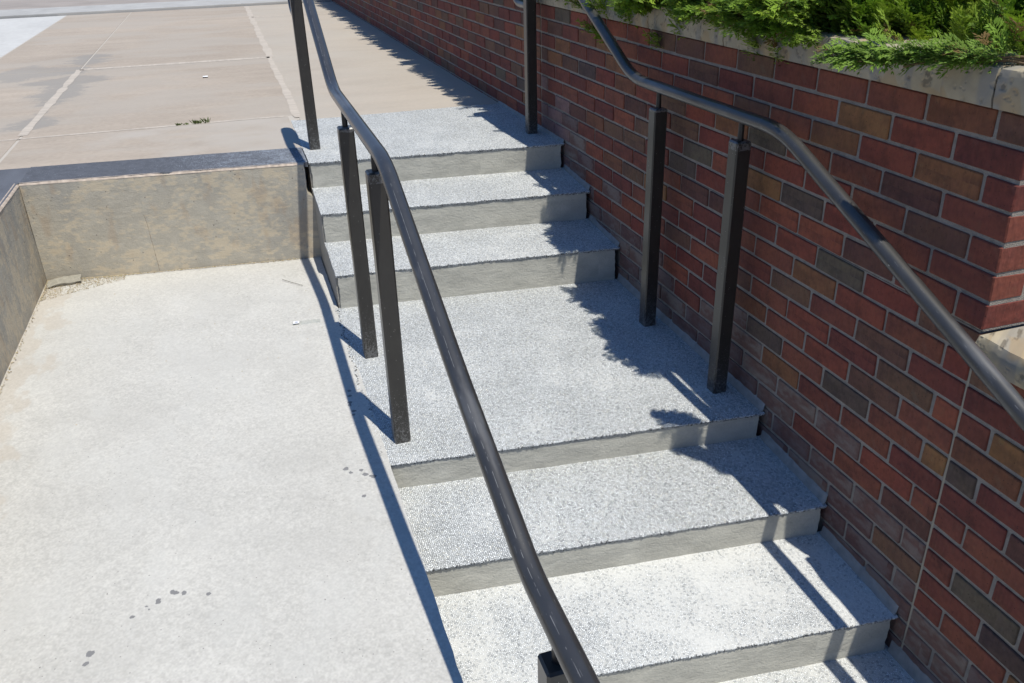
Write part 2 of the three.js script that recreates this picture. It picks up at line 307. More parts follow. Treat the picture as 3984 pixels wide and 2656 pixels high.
// buff limestone
const stoneMap = colorTex(1024, 512, (u, v) => {
  const x = u * 1.6, y = v * 0.8, a = fbm(x * 5, y * 7, 4, 201), b = fbm(x * 60, y * 60, 3, 202), s = fbm(x * 26, y * 3.5, 3, 203);
  let c = [0.33, 0.285, 0.205].map((q) => q * (0.70 + 0.4 * a + 0.25 * b));
  c = mix3(c, [0.23, 0.22, 0.20], 0.7 * sstep(0.44, 0.64, s));
  c = mix3(c, [0.34, 0.22, 0.09], 0.4 * sstep(0.60, 0.70, fbm(x * 14, y * 16, 3, 204)));
  const p = fbm(x * 60, y * 60, 3, 205); if (p > 0.71) c = mix3(c, [0.14, 0.12, 0.09], 0.8 * sstep(0.71, 0.80, p));
  return c;
});
const stoneMat = std({ map: stoneMap, bumpMap: grayTex(512, 256, (u, v) => { const p = fbm(u * 96, v * 48, 3, 205); return 0.5 + 0.3 * fbm(u * 90, v * 45, 3, 206) - (p > 0.68 ? 0.5 : 0); }), bumpScale: 0.005 });
stoneMap.repeat.set(1 / 1.6, 1 / 0.8); stoneMat.bumpMap.repeat.set(1 / 1.6, 1 / 0.8);

// ---------------------------------------------------------------- ground and pavements
const ground = mesh('ground', new THREE.PlaneGeometry(500, 500).rotateX(-Math.PI / 2).translate(0, -0.56, 0), farMat); structure(ground, 'flat ground below the steps');
{ const uv = ground.geometry.attributes.uv; for (let i = 0; i < uv.count; i++) uv.setXY(i, uv.getX(i) * 80, uv.getY(i) * 80); }

{ // lower walk: level with the middle landing, left of the stairs
  const y = (z) => -0.0185 * Math.max(0, z) - 0.003;
  const geo = sheet(40, 120, (s, t) => { const z = lerp(-0.98, 3.4, t), x = lerp(-1.25, 0 + 0.0025 * (vnoise(z * 30, 3) - 0.5), s); return [x, y(z) + 0.0025 * (fbm(x * 5, z * 5, 2, 211) - 0.5), z]; },
    (s, t) => { const z = lerp(-0.98, 3.4, t); return [lerp(-1.25, 0, s), -0.62, z]; }, (s, t) => { const z = lerp(-0.98, 3.4, t), x = lerp(-1.25, 0, s); return [(x - SX) / SW, (z - SZ) / SL]; });
  structure(mesh('lower_walk', geo, slabMat), 'pale cement-washed walk level with the middle landing');
}
{ // lower landing at the foot of the stairs
  const geo = sheet(30, 40, (s, t) => { const x = lerp(0.004, W + 0.1, s), z = lerp(zs(1.80, x), 4.2, t); return [x, -0.4008 - 0.012 * (z - 1.86) + 0.003 * (fbm(x * 6, z * 6, 2, 212) - 0.5), z]; },
    (s, t) => { const x = lerp(0.004, W + 0.1, s); return [x, -0.62, lerp(zs(1.80, x), 4.2, t)]; }, (s, t) => [s * 0.95, t * 1.7]);
  structure(mesh('lower_landing', geo, slurryMat), 'white washed landing at the foot of the steps');
}
const plaza = new THREE.Group(); plaza.name = 'plaza'; scene.add(plaza); structure(plaza, 'tan concrete plaza above the retaining wall');
const capBack = (x) => -1.043 + 0.103 * (x + 0.023);              // rear edge of the dark coated wall top
{
  const J = 0.006, panels = [];
  const X = [-2.19, -1.41, 0.05];
  for (const [x0, x1] of [[X[0], X[1]], [X[1], X[2]]]) {
    panels.push([[x0 + J, -1.87 + J], [x0 + J, capBack(x0)], [Math.min(x1 - J, x1 === X[2] ? 0.0 : 9), capBack(Math.min(x1, 0))], [x1 === X[2] ? 0.0 : x1 - J, -1.87 + J]]);
    panels.push([[x0 + J, -4.42 + J], [x0 + J, -1.87 - J], [x1 - J, -1.87 - J], [x1 - J, -4.42 + J]]);
    panels.push([[x0 + J, -9.66], [x0 + J, -4.42 - J], [x1 - J, -4.42 - J], [x1 - J, -9.66]]);
  }
  panels.push([[0.05 + J, -8.0 + J], [0.05 + J, -1.73], [W + 0.05, -1.70], [W + 0.05, -8.0 + J]]);
  panels.push([[0.05 + J, -9.66], [0.05 + J, -8.0 - J], [W + 0.05, -8.0 - J], [W + 0.05, -9.66]]);
  for (const p of panels) mesh('concrete_panel', prism(p, PLAZA, 0.2, 0.004, plazaUV), plazaMat, plaza);
  for (const [z0, z1] of [[-9.66, -5.6], [-5.588, -1.4], [-1.388, 4]]) { const p = mesh('concrete_panel', prism([[-6, z0], [-6, z1], [-2.196, z1], [-2.196, z0]], PLAZA, 0.2, 0.004, (x, y, z) => [x * 0.3, z * 0.3]), z1 < -5 ? whitePanelMat : plazaMat, plaza); if (z1 < -5) p.userData.label = 'newer white panel'; }
  mesh('concrete_panel', prism([[-2.184, -1.864], [-2.184, 4], [-1.55, 4], [-1.55, -1.2], [-1.416, capBack(-1.41)], [-1.416, -1.864]], PLAZA - 0.002, 0.2, 0.004, (x, y, z) => [x * 0.3, z * 0.3]), plazaMat, plaza);
  // sand and mortar packed in the joints, a little below the panels
  mesh('joint_filling', prism([[-2.3, -9.7], [-2.3, -1.1], [0.04, -1.06], [0.04, -1.75], [W + 0.03, -1.75], [W + 0.03, -9.7]], PLAZA - 0.0025, 0.25, 0.001), jointMat, plaza);
  // mortar smeared over the joints: ragged pale bands
  const band = (x0, z0, x1, z1, w0, sd) => {
    const s = new Soup(), L = Math.hypot(x1 - x0, z1 - z0), n = Math.round(L / 0.03), tx = (x1 - x0) / L, tz = (z1 - z0) / L; let pr = null;
    for (let k = 0; k <= n; k++) { const d = k / n * L, w = w0 * (0.45 + 1.0 * fbm(d * 6, sd, 4, 221)), o = w0 * 0.5 * (fbm(d * 2, sd + 7, 3, 222) - 0.5), cx = x0 + tx * d - tz * o, cz = z0 + tz * d + tx * o; const r = [s.vert(cx - tz * w, PLAZA + 0.0012, cz + tx * w, d, 0), s.vert(cx + tz * w, PLAZA + 0.0012, cz - tx * w, d, 0.1)]; if (pr) s.quad(pr[0], r[0], r[1], pr[1]); pr = r; }
    const g = s.geo(); if (g.attributes.normal.getY(0) < 0) { const ix = g.index.array; for (let i = 0; i < ix.length; i += 3) { const q = ix[i]; ix[i] = ix[i + 1]; ix[i + 1] = q; } g.computeVertexNormals(); }
    mesh('joint_mortar', g, bandMortar, plaza);
  };
  const bandMortar = std({ map: colorTex(256, 32, (u, v) => { const k = 0.8 + 0.4 * fbm(u * 60, v * 5, 4, 223); return [0.435 * k, 0.385 * k, 0.33 * k]; }) });
  band(-1.41, -1.95, -1.41, -4.42, 0.024, 1); band(-1.41, -4.42, 0.05, -4.40, 0.045, 2); band(0.05, -1.80, 0.05, -4.40, 0.022, 3); band(0.055, -4.40, 0.06, -9.6, 0.030, 4); band(-1.9, -1.872, -0.02, -1.868, 0.016, 5); band(0.06, -8.0, 1.2, -7.95, 0.03, 6);
}
structure(mesh('kerb', prism([[-12, -10.8], [-12, -9.67], [W + 0.05, -9.72], [W + 0.05, -10.75]], PLAZA + 0.03, 0.1, 0.012, (x, y, z) => [x * 0.25, z]), bandMat), 'pale concrete kerb across the far plaza');
structure(mesh('far_pavement', prism([[-40, -80], [-40, -10.82], [12, -10.82], [12, -80]], PLAZA - 0.01, -0.5, 0.01, (x, y, z) => [x * 0.2, z * 0.2]), farMat), 'brownish pavement beyond the kerb');

// ---------------------------------------------------------------- retaining walls
const wallZ = (x) => -0.727 + 0.115 * (x + 0.03);
{
  const t = thing('retaining_wall', 'mottled tan and grey concrete retaining wall behind the pale walk', 'wall');
  const notch = (x) => 0.006 * Math.exp(-Math.pow((x + 0.626) / 0.02, 2));
  const X = (s) => lerp(-1.236, -0.020 + 0, s), top = 0.461;
  const face = sheet(160, 40, (s, v) => { const y = lerp(-0.06, top - 0.007, v), x = X(s) + (s > 0.995 ? (y < 0.31 ? 0.0235 : 0.010 * (fbm(v * 14, 3, 3, 231) - 0.5)) : 0); return [x, y, wallZ(x) + 0.004 * (fbm(x * 9, y * 9, 3, 232) - 0.5)]; },
    (s, v) => { const y = lerp(-0.06, top - 0.007, v), x = X(s) + (s > 0.995 && y < 0.31 ? 0.0235 : 0); return [x, y, wallZ(x) - 0.30]; }, (s, v) => [(X(s) + 1.24) / 1.3, v * 0.52 / 0.6]);
  // sheet() winds for a floor; a wall seen from +z needs the same order in x, y, so turn it over
  { const ix = face.index.array; for (let i = 0; i < ix.length; i += 3) { const q = ix[i]; ix[i] = ix[i + 1]; ix[i + 1] = q; } face.computeVertexNormals(); }
  mesh('concrete_face', face, formMatA, t);
  const arris = new Soup(); let pr = null;                           // worn pinkish arris along the top edge
  for (let k = 0; k <= 240; k++) {
    const x = X(k / 240), z = wallZ(x), j = 0.004 * (fbm(x * 40, 1, 3, 233) - 0.5), d = notch(x) * 2;
    const r = [[z + 0.001, top - 0.0075], [z - 0.002 - d * 0.5, top - 0.003 + j * 0.5 - d * 0.4], [z - 0.008 + j - d, top + 0.001 - d], [z - 0.015 + j * 2 - d * 2, top + 0.0025 - d * 0.3], [z - 0.02, top - 0.006]].map(([a, b]) => arris.vert(x, b, a, (x + 1.3) / 1.3, b * 8));
    if (pr) for (let q = 0; q < 4; q++) arris.quad(pr[q], r[q], r[q + 1], pr[q + 1]); pr = r;
  }
  mesh('worn_edge', arris.geo(), chipMat, t);
  const cap = sheet(120, 12, (s, v) => { const x = X(s) + (s > 0.999 ? 0.018 : 0), z0 = capBack(x), z1 = wallZ(x) - 0.007 + 0.006 * (fbm(x * 30, 6, 3, 234) - 0.5) - notch(x) * 3; return [x, top + 0.001 + 0.0012 * fbm(x * 40, v * 9, 2, 235), lerp(z0, z1, v)]; },
    (s, v) => { const x = X(s) + (s > 0.999 ? 0.018 : 0); return [x, top - 0.02, lerp(capBack(x), wallZ(x) - 0.012, v)]; }, (s, v) => [(X(s) + 1.3) / 1.3, v]);
  mesh('dark_coated_top', cap, capMat, t);
}
{
  const t = thing('retaining_wall', 'grey streaked concrete side wall along the pale walk with dark coated top', 'wall');
  const Zf = (s) => lerp(-0.88, 4, s), top = 0.459;
  const face = sheet(120, 30, (s, v) => { const z = Zf(s), y = lerp(-0.3, top - 0.007, v); return [-1.238 + 0.004 * (fbm(z * 9, y * 9, 3, 241) - 0.5), y, z]; }, (s, v) => [-1.5, lerp(-0.3, top - 0.007, v), Zf(s)], (s, v) => [(Zf(s) + 1) / 1.3, v * 0.76 / 0.6]);
  mesh('concrete_face', face, formMatB, t);
  const arris = new Soup(); let pr = null;
  for (let k = 0; k <= 300; k++) { const z = lerp(-0.885, 3.9, k / 300), j = 0.004 * (fbm(z * 40, 5, 3, 243) - 0.5); const r = [[-1.237, top - 0.0075], [-1.241, top - 0.002 + j * 0.5], [-1.248 + j, top + 0.001], [-1.258, top + 0.002], [-1.262, top - 0.006]].map(([a, b]) => arris.vert(a, b, z, z * 0.8, b * 8)); if (pr) for (let q = 0; q < 4; q++) arris.quad(pr[q], pr[q + 1], r[q + 1], r[q]); pr = r; }
  mesh('worn_edge', arris.geo(), chipMat, t);
  const cap = prism([[-1.548, capBack(-1.54)], [-1.548, 4], [-1.246, 4], [-1.246, -0.872], [-1.2364, -0.884], [-1.2364, capBack(-1.236)]], top + 0.0015, top - 0.02, 0.001, (x, y, z) => [(z + 2) * 0.11, x]);
  mesh('dark_coated_top', cap, capMat, t);
}

// ---------------------------------------------------------------- staircase
const stairs = thing('concrete_staircase', 'concrete steps with white exposed aggregate treads and smooth grey risers', 'stairs');
{
  const rnd = rngOf(77), stoneGeo = new THREE.IcosahedronGeometry(1, 0);
  const stoneColors = std({ vertexColors: true, roughness: 0.9 });
  const RISER_L = 0.012, RISER_R = W - 0.020;
  const edgeL = (lv, z) => (lv === 3 ? -0.009 + 0.016 * (fbm(z * 11, 2, 4, 251) - 0.5) * 2 : 0.004 + 0.003 * (fbm(z * 30, lv, 2, 252) - 0.5));
  // cores
  const core = (z0, z1, y, label) => { const s = [[0.016, zs(z0, 0)], [0.016, zs(z1, 0)], [W - 0.03, zs(z1, W)], [W - 0.03, zs(z0, W)]]; return prism(s, y, -0.6, 0.002); };
  const yTop = (lv, x, z) => { const zz = lv === 0 ? 0 : ZR[lv], dz = z - zs(zz, x), sl = lv === 0 ? 0 : lv === 3 ? 0.0225 : 0.0734; return BACK[lv] - sl * dz; };
  const coreMat = concreteMat;
  mesh('step_core', core(-1.75 + 0.07, ZR[1] - 0.03, FRONT[0] - 0.012), coreMat, stairs);
  mesh('step_core', core(ZR[1] - 0.028, ZR[2] - 0.03, FRONT[1] - 0.012), coreMat, stairs);
  mesh('step_core', core(ZR[2] - 0.028, ZR[3] - 0.03, FRONT[2] - 0.012), coreMat, stairs);
  mesh('step_core', core(ZR[3] - 0.028, ZR[4] - 0.03, FRONT[3] - 0.012), coreMat, stairs);
  mesh('step_core', core(ZR[4] - 0.028, ZR[5] - 0.03, FRONT[4] - 0.012), coreMat, stairs);
  mesh('step_core', core(ZR[5] - 0.028, ZR[6] - 0.03, FRONT[5] - 0.012), coreMat, stairs);
  // left cheek of the upper flight, seen above the walk
  { const s = new Soup(), prof = [[ZR[1], FRONT[0] - 0.008], [ZR[1], BACK[1] - 0.004], [ZR[2], FRONT[1] - 0.008], [ZR[2], BACK[2] - 0.004], [ZR[3], FRONT[2] - 0.008], [ZR[3], -0.05]];
    const sh = new THREE.Shape(); sh.moveTo(-0.9, -0.05); sh.lineTo(-0.9, FRONT[0] - 0.008); prof.forEach(([z, y]) => sh.lineTo(z - SK / 2 - 0.012, y)); sh.closePath();
    const g = new THREE.ExtrudeGeometry(sh, { depth: 0.012, bevelEnabled: false }); g.rotateY(-Math.PI / 2); g.translate(0.0155, 0, 0);
    const p = g.attributes.position, uv = g.attributes.uv; for (let i = 0; i < p.count; i++) uv.setXY(i, p.getZ(i) + 1, p.getY(i)); mesh('stair_cheek', g, concreteMat, stairs); }
  // risers
  for (let k = 1; k <= 6; k++) {
    const yt = FRONT[k - 1] - 0.006, yb = BACK[k] - 0.03;
    const L = k > 3 ? -0.0 + 0.004 : RISER_L, z = (x, y) => zs(ZR[k], x) + 0.0030 * (fbm(x * 5 + k * 9, y * 16, 3, 261) - 0.5) + 0.0010 * (fbm(x * 22 + k, y * 50, 2, 262) - 0.5);
    const X = (s, v) => lerp(L, RISER_R, s) + (s > 0.999 || s < 0.001 ? 0.010 * (fbm(v * 5 + k * 3, s * 9, 3, 263) - 0.5) : 0);
    const g = sheet(200, 24, (s, v) => { const x = X(s, v), y = lerp(yb, yt, v); return [x, y, z(x, y) - (v > 0.97 ? 0.003 : 0)]; }, (s, v) => { const x = X(s, v); return [x, lerp(yb, yt, v), zs(ZR[k], x) - 0.026]; }, (s, v) => [s * 0.95 + k * 0.37, lerp(yb, yt, v) / 0.2 + k * 0.31]);
    { const ix = g.index.array; for (let i = 0; i < ix.length; i += 3) { const q = ix[i]; ix[i] = ix[i + 1]; ix[i + 1] = q; } g.computeVertexNormals(); }
    mesh('riser', g, riserMat, stairs);
  }
  // treads: an 11 mm coat of bonded stone with a ragged lip, real stones along the nosing
  for (let lv = 0; lv <= 5; lv++) {
    const zb = lv === 0 ? (x) => -1.725 + 0.012 * (fbm(x * 12, 4, 3, 271) - 0.5) * 2 + 0.02 * x : (x) => zs(ZR[lv], x) - 0.006;
    const zf = (x) => zs(ZR[lv + 1], x) + 0.0045 + 0.003 * (fbm(x * 24, lv * 3, 3, 272) - 0.5) + 0.002 * (fbm(x * 260, lv, 2, 273) - 0.5);
    const top = (x, z) => yTop(lv, x, lv === 0 ? zs(0, x) : z) + 0.003 * (fbm(x * 8, z * 8, 3, 274) - 0.5) + 0.0012 * (vnoise(x * 170, z * 170, 0, 0, 12) - 0.5);
    const nz = lv === 3 || lv === 0 ? 110 : 44;
    const X = (s, t) => { const z = lerp(zb(0), zf(0), t); return lerp(edgeL(lv, z), W - 0.003, s); };
    const at = (s, t, dy) => { const x = X(s, t), z = lerp(zb(x), zf(x) - (dy ? 0.004 : 0), t); let y = top(x, z); if (t > 0.999) y -= 0.002; return [x, y - dy, z]; };
    const o = [lv * 0.317, lv * 0.583];
    const g = sheet(lv === 3 || lv === 0 ? 150 : 150, nz, (s, t) => at(s, t, 0), (s, t) => at(s, t, 0.010), (s, t) => { const p = at(s, t, 0); return [p[0] / AGG + o[0], p[2] / AGG + o[1]]; });
    const tread = mesh('tread', g, lv === 5 ? slurryMat : coatMat, stairs);
    if (lv === 5) tread.userData.label = 'smoother whiter tread with fewer open stones'; if (lv === 3) tread.userData.label = 'deep middle landing';
    const parts = [];
    const addStone = (x, y, z, r, dark = 1) => {
      const q = stoneGeo.clone(); q.deleteAttribute('uv'); q.scale(r * (0.8 + 0.5 * rnd()), r * (0.6 + 0.4 * rnd()), r * (0.8 + 0.5 * rnd())); q.rotateY(rnd() * 6.28); q.rotateX(rnd() * 6.28); q.translate(x, y, z);
      const b = dark * (rnd() < 0.3 ? 0.13 : 0.32 + 0.38 * rnd()), c = new Float32Array(q.attributes.position.count * 3); for (let i = 0; i < c.length; i += 3) { c[i] = b * 0.96; c[i + 1] = b; c[i + 2] = b * 1.03; }
      q.setAttribute('color', new THREE.BufferAttribute(c, 3)); parts.push(q);
    };
    for (let x = 0.008; x < W - 0.008; x += 0.0036) {
      const z = zf(x);
      addStone(x, top(x, z) - 0.0022 - 0.002 * rnd(), z - 0.0016, 0.0020 + 0.0012 * rnd());
      if (rnd() < 0.6) addStone(x, top(x, z) - 0.0065 - 0.003 * rnd(), z - 0.003, 0.0018 + 0.0012 * rnd(), 0.4);
    }
    if (lv === 3) for (let z = -0.05; z < 1.08; z += 0.004) { const x = edgeL(3, z) + 0.012 * (rnd() - 0.6); addStone(x, yTop(3, x, z) + 0.0005, z, 0.002 + 0.0016 * rnd()); }
    const st = mesh('nosing_stones', mergeGeometries(parts), stoneColors, tread); st.userData.kind = 'stuff';
  }
  // cement smeared along the foot of the brick wall
  const sm = new Soup(), filletMat = std({ map: colorTex(512, 32, (u, v) => { const k = 0.72 + 0.5 * fbm(u * 60, v * 3, 4, 281); return [0.27 * k, 0.265 * k, 0.255 * k]; }) });
  const run = (z0, z1, y, hgt, sd) => { let pr = null; const n = Math.max(8, Math.round((z1 - z0) / 0.01)); for (let k = 0; k <= n; k++) { const z = lerp(z0, z1, k / n), f = hgt * (0.72 + 0.35 * fbm(z * 7, sd, 3, 282) + 0.2 * fbm(z * 60, sd, 2, 284)), b = y(z) - 0.006; const r = [sm.vert(W - 0.014 - 0.006 * fbm(z * 9, sd + 4, 3, 283), b, z, z, 0), sm.vert(W - 0.0055, b + 0.35 * f + 0.006, z, z, 0.3), sm.vert(W - 0.0022, b + f + 0.008, z, z, 0.7), sm.vert(W + 0.006, b + f + 0.010, z, z, 1)]; if (pr) for (let q = 0; q < 3; q++) sm.quad(pr[q], r[q], r[q + 1], pr[q + 1]); pr = r; } };
  run(-1.7, ZR[1] + 0.06, () => FRONT[0], 0.012, 1);
  for (let lv = 1; lv <= 5; lv++) run(zs(ZR[lv], W), zs(ZR[lv + 1], W) - 0.004, (z) => yTop(lv, W, z), lv > 2 ? 0.026 : 0.016, lv + 2);
  run(zs(ZR[6], W), 2.9, () => -0.402, 0.03, 9);
  mesh('cement_fillet', sm.geo(), filletMat, stairs);
}

// ---------------------------------------------------------------- brick walls
const JT = 0.0098, BH = HC - JT, BD = 0.09;
const geoVariants = {};
function brickGeo(len, v, ax = 'z', depth = BD) {
  const key = `${len.toFixed(3)}${ax}${depth}${v}`;
  if (!geoVariants[key]) { const r = rngOf(900 + v * 17 + Math.round(len * 1000)); const j = () => (r() - 0.5) * 0.0026; geoVariants[key] = ax === 'z' ? chamferBox(depth, BH, len, 0.0026, [r() * 5, r() * 5], j) : chamferBox(len, BH, depth, 0.0026, [r() * 5, r() * 5], j); }
  return geoVariants[key];
}
// colours read off the photograph: course -> { k of the left head joint : colour }
const READ = {
  0: 'R-14 R-12 B-10 B-8 M-6 B-4 M-2 M0 M2 O4 B6 M-22 G-20 R-18 M-16', 1: 'M-13 R-11 R-9 B-7 M-5 M-3 R-1 O1 R3 M5', 2: 'M-10 M-8 R-6 B-4 M-2 O0 R2 O4 M6', 3: 'O-13 R-11 B-9 R-7 O-5 G-3 M-1 M1 B3 M5',
  4: 'M-14 B-12 M-10 B-8 R-6 M-4 R-2 R0 M2 B4 M6', 5: 'R-13 B-11 M-9 G-7 R-5 O-3 G-1 R1 M3 M5', 6: 'B-12 M-10 G-8 R-6 M-4 R-2 R0 B2 M4 M6', 7: 'M-3 R-1 G1 R3 B5', 8: 'O0 R2 M4 R6', 9: 'M-3 B-1 M1 B3 M5', 10: 'M-2 R0 M2 B4 R6', 11: 'O-3 M-1 R1 B3 M5', 12: 'G-2 M0 G2 M4 O6', 13: 'B-3 O-1 M1 M3 M5',
};
const readTone = {};
for (const c in READ) for (const w of READ[c].split(' ')) readTone[`${c},${w.slice(1)}`] = w[0];
const wheel = 'RRRMMMMMMMMMBBBBOGRM';
const baseAt = (z) => { for (const k of [1, 2, 3, 4, 5, 6]) if (z < zs(ZR[k], W)) return k === 1 ? FRONT[0] : yB(k - 1, z); return -0.40; };
function yB(lv, z) { return BACK[lv] - (lv === 3 ? 0.0225 : 0.0734) * (z - zs(ZR[lv], W)); }
function layBricks(list, parent, limit, rnd) {                     // list of [x, y, z, len, axis, tone, depth]
  list.forEach((b) => { b.d = Math.hypot(b[0] - camera.position.x, b[1] - camera.position.y, b[2] - camera.position.z); });
  list.sort((a, b) => a.d - b.d);
  const rest = {};
  list.forEach((b, i) => {
    const mats = brickMats[b[5]], q = Math.floor(rnd() * 3), g = brickGeo(b[3], Math.floor(rnd() * 6), b[4], b[6]);
    const m = new THREE.Matrix4().makeTranslation(b[0] + (b[4] === 'z' ? (rnd() - 0.5) * 0.0018 : 0), b[1] + (rnd() - 0.5) * 0.0014, b[2]);
    m.multiply(new THREE.Matrix4().makeRotationX((rnd() - 0.5) * 0.006));
    if (i < limit) { const o = mesh('brick', g, mats[q], parent); o.applyMatrix4(m); } else { (rest[b[5]] ??= []).push(g.clone().applyMatrix4(m)); }
  });
  if (Object.keys(rest).length) {                                   // the far bricks, one part, colours as vertex colours
    const all = []; for (const k in rest) { const c = k === 'H' ? [0.22, 0.13, 0.115] : brickTone[k]; for (const g of rest[k]) { const n = g.attributes.position.count, a = new Float32Array(n * 3); for (let i = 0; i < n; i++) a.set(c, i * 3); g.setAttribute('color', new THREE.BufferAttribute(a, 3)); all.push(g); } }
    const o = mesh('distant_bricks', mergeGeometries(all), std({ vertexColors: true, map: brickMap, roughness: 0.85 }), parent); o.userData.kind = 'stuff';
  }
}
const toneFor = (r, k, rnd) => readTone[`${r},${k}`] ?? wheel[Math.floor(rnd() * wheel.length)];
const JZ = -0.9466;                                                // control joint between the two lengths of wall
const FX = W + BD / 2;
{ // near length, with the sunlit return face at its end
  const rnd = rngOf(31), t = thing('brick_wall', 'red and brown brick planter wall beside the steps with sunlit end corner', 'wall', [0, 0, 0]);
  const list = [];
  for (let r = 0; r < 24; r++) {
    const yc = YT - (r + 0.5) * HC, par = r % 2 === 0 ? 0 : 1;
    for (let k = -24 + par; k < 8; k += 2) {
      let z0 = Z0 + k * HB + JT / 2, z1 = Z0 + (k + 2) * HB - JT / 2; const last = k + 2 >= 7;
      if (last) z1 = r < 7 ? CORNER : r === 7 ? 1.955 : 1.9495; if (z1 <= JZ + 0.02 || z0 >= z1 - 0.02) continue; z0 = Math.max(z0, JZ + 0.005);
      const base = Math.min(baseAt(z0), baseAt(z1)); if (yc + BH / 2 < base) continue;
      const local = baseAt((z0 + z1) / 2), dy = yc - local;
      let tone = toneFor(r, k, rnd); const hz = rnd(); if (dy < 0.13 || (dy < 0.26 && hz < 0.6)) tone = 'H';
      list.push([FX, yc, (z0 + z1) / 2, z1 - z0, 'z', tone, BD]);
      if (last && r < 7 && par === 0) list[list.length - 1][6] = 0.1966;  // header end turns the corner as a stretcher of the return
      if (last && r < 7 && par === 0) list[list.length - 1][0] = W + 0.0983;
    }
    if (r < 7) for (let q = 0; q < 14; q++) {                         // return face towards the viewer
      const x0 = W + (par === 0 ? 0.1966 : BD) + JT + q * (0.1966 + JT); list.push([x0 + 0.0983, yc, CORNER - BD / 2, 0.1966, 'x', 'R', BD]);
    }
  }
  layBricks(list, t, 300, rnd);
  const mg = mergeGeometries([new THREE.BoxGeometry(0.16, 7 * HC - 0.001, 2.895).translate(W + 0.0845, YT - 3.5 * HC - 0.0005, 0.511), new THREE.BoxGeometry(0.16, 1.22, 2.89).translate(W + 0.0845, YT - 7 * HC - 0.61 - 0.0015, 0.5085), new THREE.BoxGeometry(3.0, 0.55, 0.18).translate(W + 1.665, YT - 0.275 - 0.001, CORNER - 0.0915)]);
  const p = mg.attributes.position, n = mg.attributes.normal, uv = mg.attributes.uv; for (let i = 0; i < p.count; i++) uv.setXY(i, (Math.abs(n.getX(i)) > 0.5 ? p.getZ(i) : p.getX(i)), p.getY(i));
  mesh('mortar', mg, mortarMat, t);
  // limestone coping in lengths, split faces
  const lens = [[-0.93, -0.28], [-0.275, 0.27], [0.275, 0.80], [0.805, 1.335], [1.34, 1.862], [1.867, CORNER + 0.012]];
  const copeGeo = (z0, z1, sd) => { const g = new THREE.BoxGeometry(0.30, 0.083, z1 - z0, 12, 5, Math.max(2, Math.round((z1 - z0) / 0.03))); const q = g.attributes.position, u2 = g.attributes.uv; for (let i = 0; i < q.count; i++) { const x = q.getX(i), y = q.getY(i), z = q.getZ(i) + (z0 + z1) / 2; const f = 0.005 * (fbm(z * 18, y * 40 + sd, 3, 291) - 0.5) + 0.004 * (Math.abs(y) > 0.04 ? 1 : 0); q.setX(i, x < -0.149 ? x + f : x); q.setY(i, y + (y > 0.04 ? 0.004 * (fbm(z * 14, x * 20, 3, 292) - 0.5) - (x < -0.149 ? 0.004 : 0) : 0)); u2.setXY(i, z + sd, x * 0.9 + y); } g.translate(0, 0, (z0 + z1) / 2); g.computeVertexNormals(); return g; };
  lens.forEach(([a, b], i) => mesh('coping_stone', copeGeo(a, b, i * 0.37).translate(W - 0.017 + 0.15, YT + 0.0415 + 0.0, 0), stoneMat, t));
  for (let q = 0; q < 4; q++) { const g = copeGeo(0, 0.66, 3 + q).rotateY(Math.PI / 2).translate(W + 0.285 + q * 0.665, YT + 0.0415, CORNER - 0.1385); mesh('coping_stone', g, stoneMat, t); }
}
{ // far length
  const rnd = rngOf(32), t = thing('brick_wall', 'long brick planter wall receding along the plaza beyond the vertical joint', 'wall');
  const list = [];
  for (let r = 0; r < 10; r++) { const yc = YT - (r + 0.5) * HC, par = r % 2; for (let k = -24 + par; k > -150; k -= 2) { let z0 = Z0 + k * HB + JT / 2, z1 = Z0 + (k + 2) * HB - JT / 2; z1 = Math.min(z1, JZ - 0.005); if (z1 - z0 < 0.02 || z0 < -13) continue; list.push([FX, yc, (z0 + z1) / 2, Math.round((z1 - z0) * 1000) / 1000, 'z', r > 8 && rnd() < 0.4 ? 'H' : r > 8 ? 'M' : toneFor(r, k, rnd), BD]); } }
  layBricks(list, t, 300, rnd);
  const mg = new THREE.BoxGeometry(0.16, 1.0, 12).translate(W + 0.0845, YT - 0.5 - 0.001, JZ - 0.001 - 6); const p = mg.attributes.position, uv = mg.attributes.uv; for (let i = 0; i < p.count; i++) uv.setXY(i, p.getZ(i), p.getY(i)); mesh('mortar', mg, mortarMat, t);
  for (let z = JZ + 0.012, i = 0; z > -12.5; z -= 0.60, i++) { const g = new THREE.BoxGeometry(0.30, 0.083, 0.595).translate(W + 0.133, YT + 0.0415, z - 0.3); const q = g.attributes.position, u2 = g.attributes.uv; for (let j = 0; j < q.count; j++) u2.setXY(j, q.getZ(j), q.getX(j) + q.getY(j)); mesh('coping_stone', g, stoneMat, t); }
  // pale sealant in the control joint
}
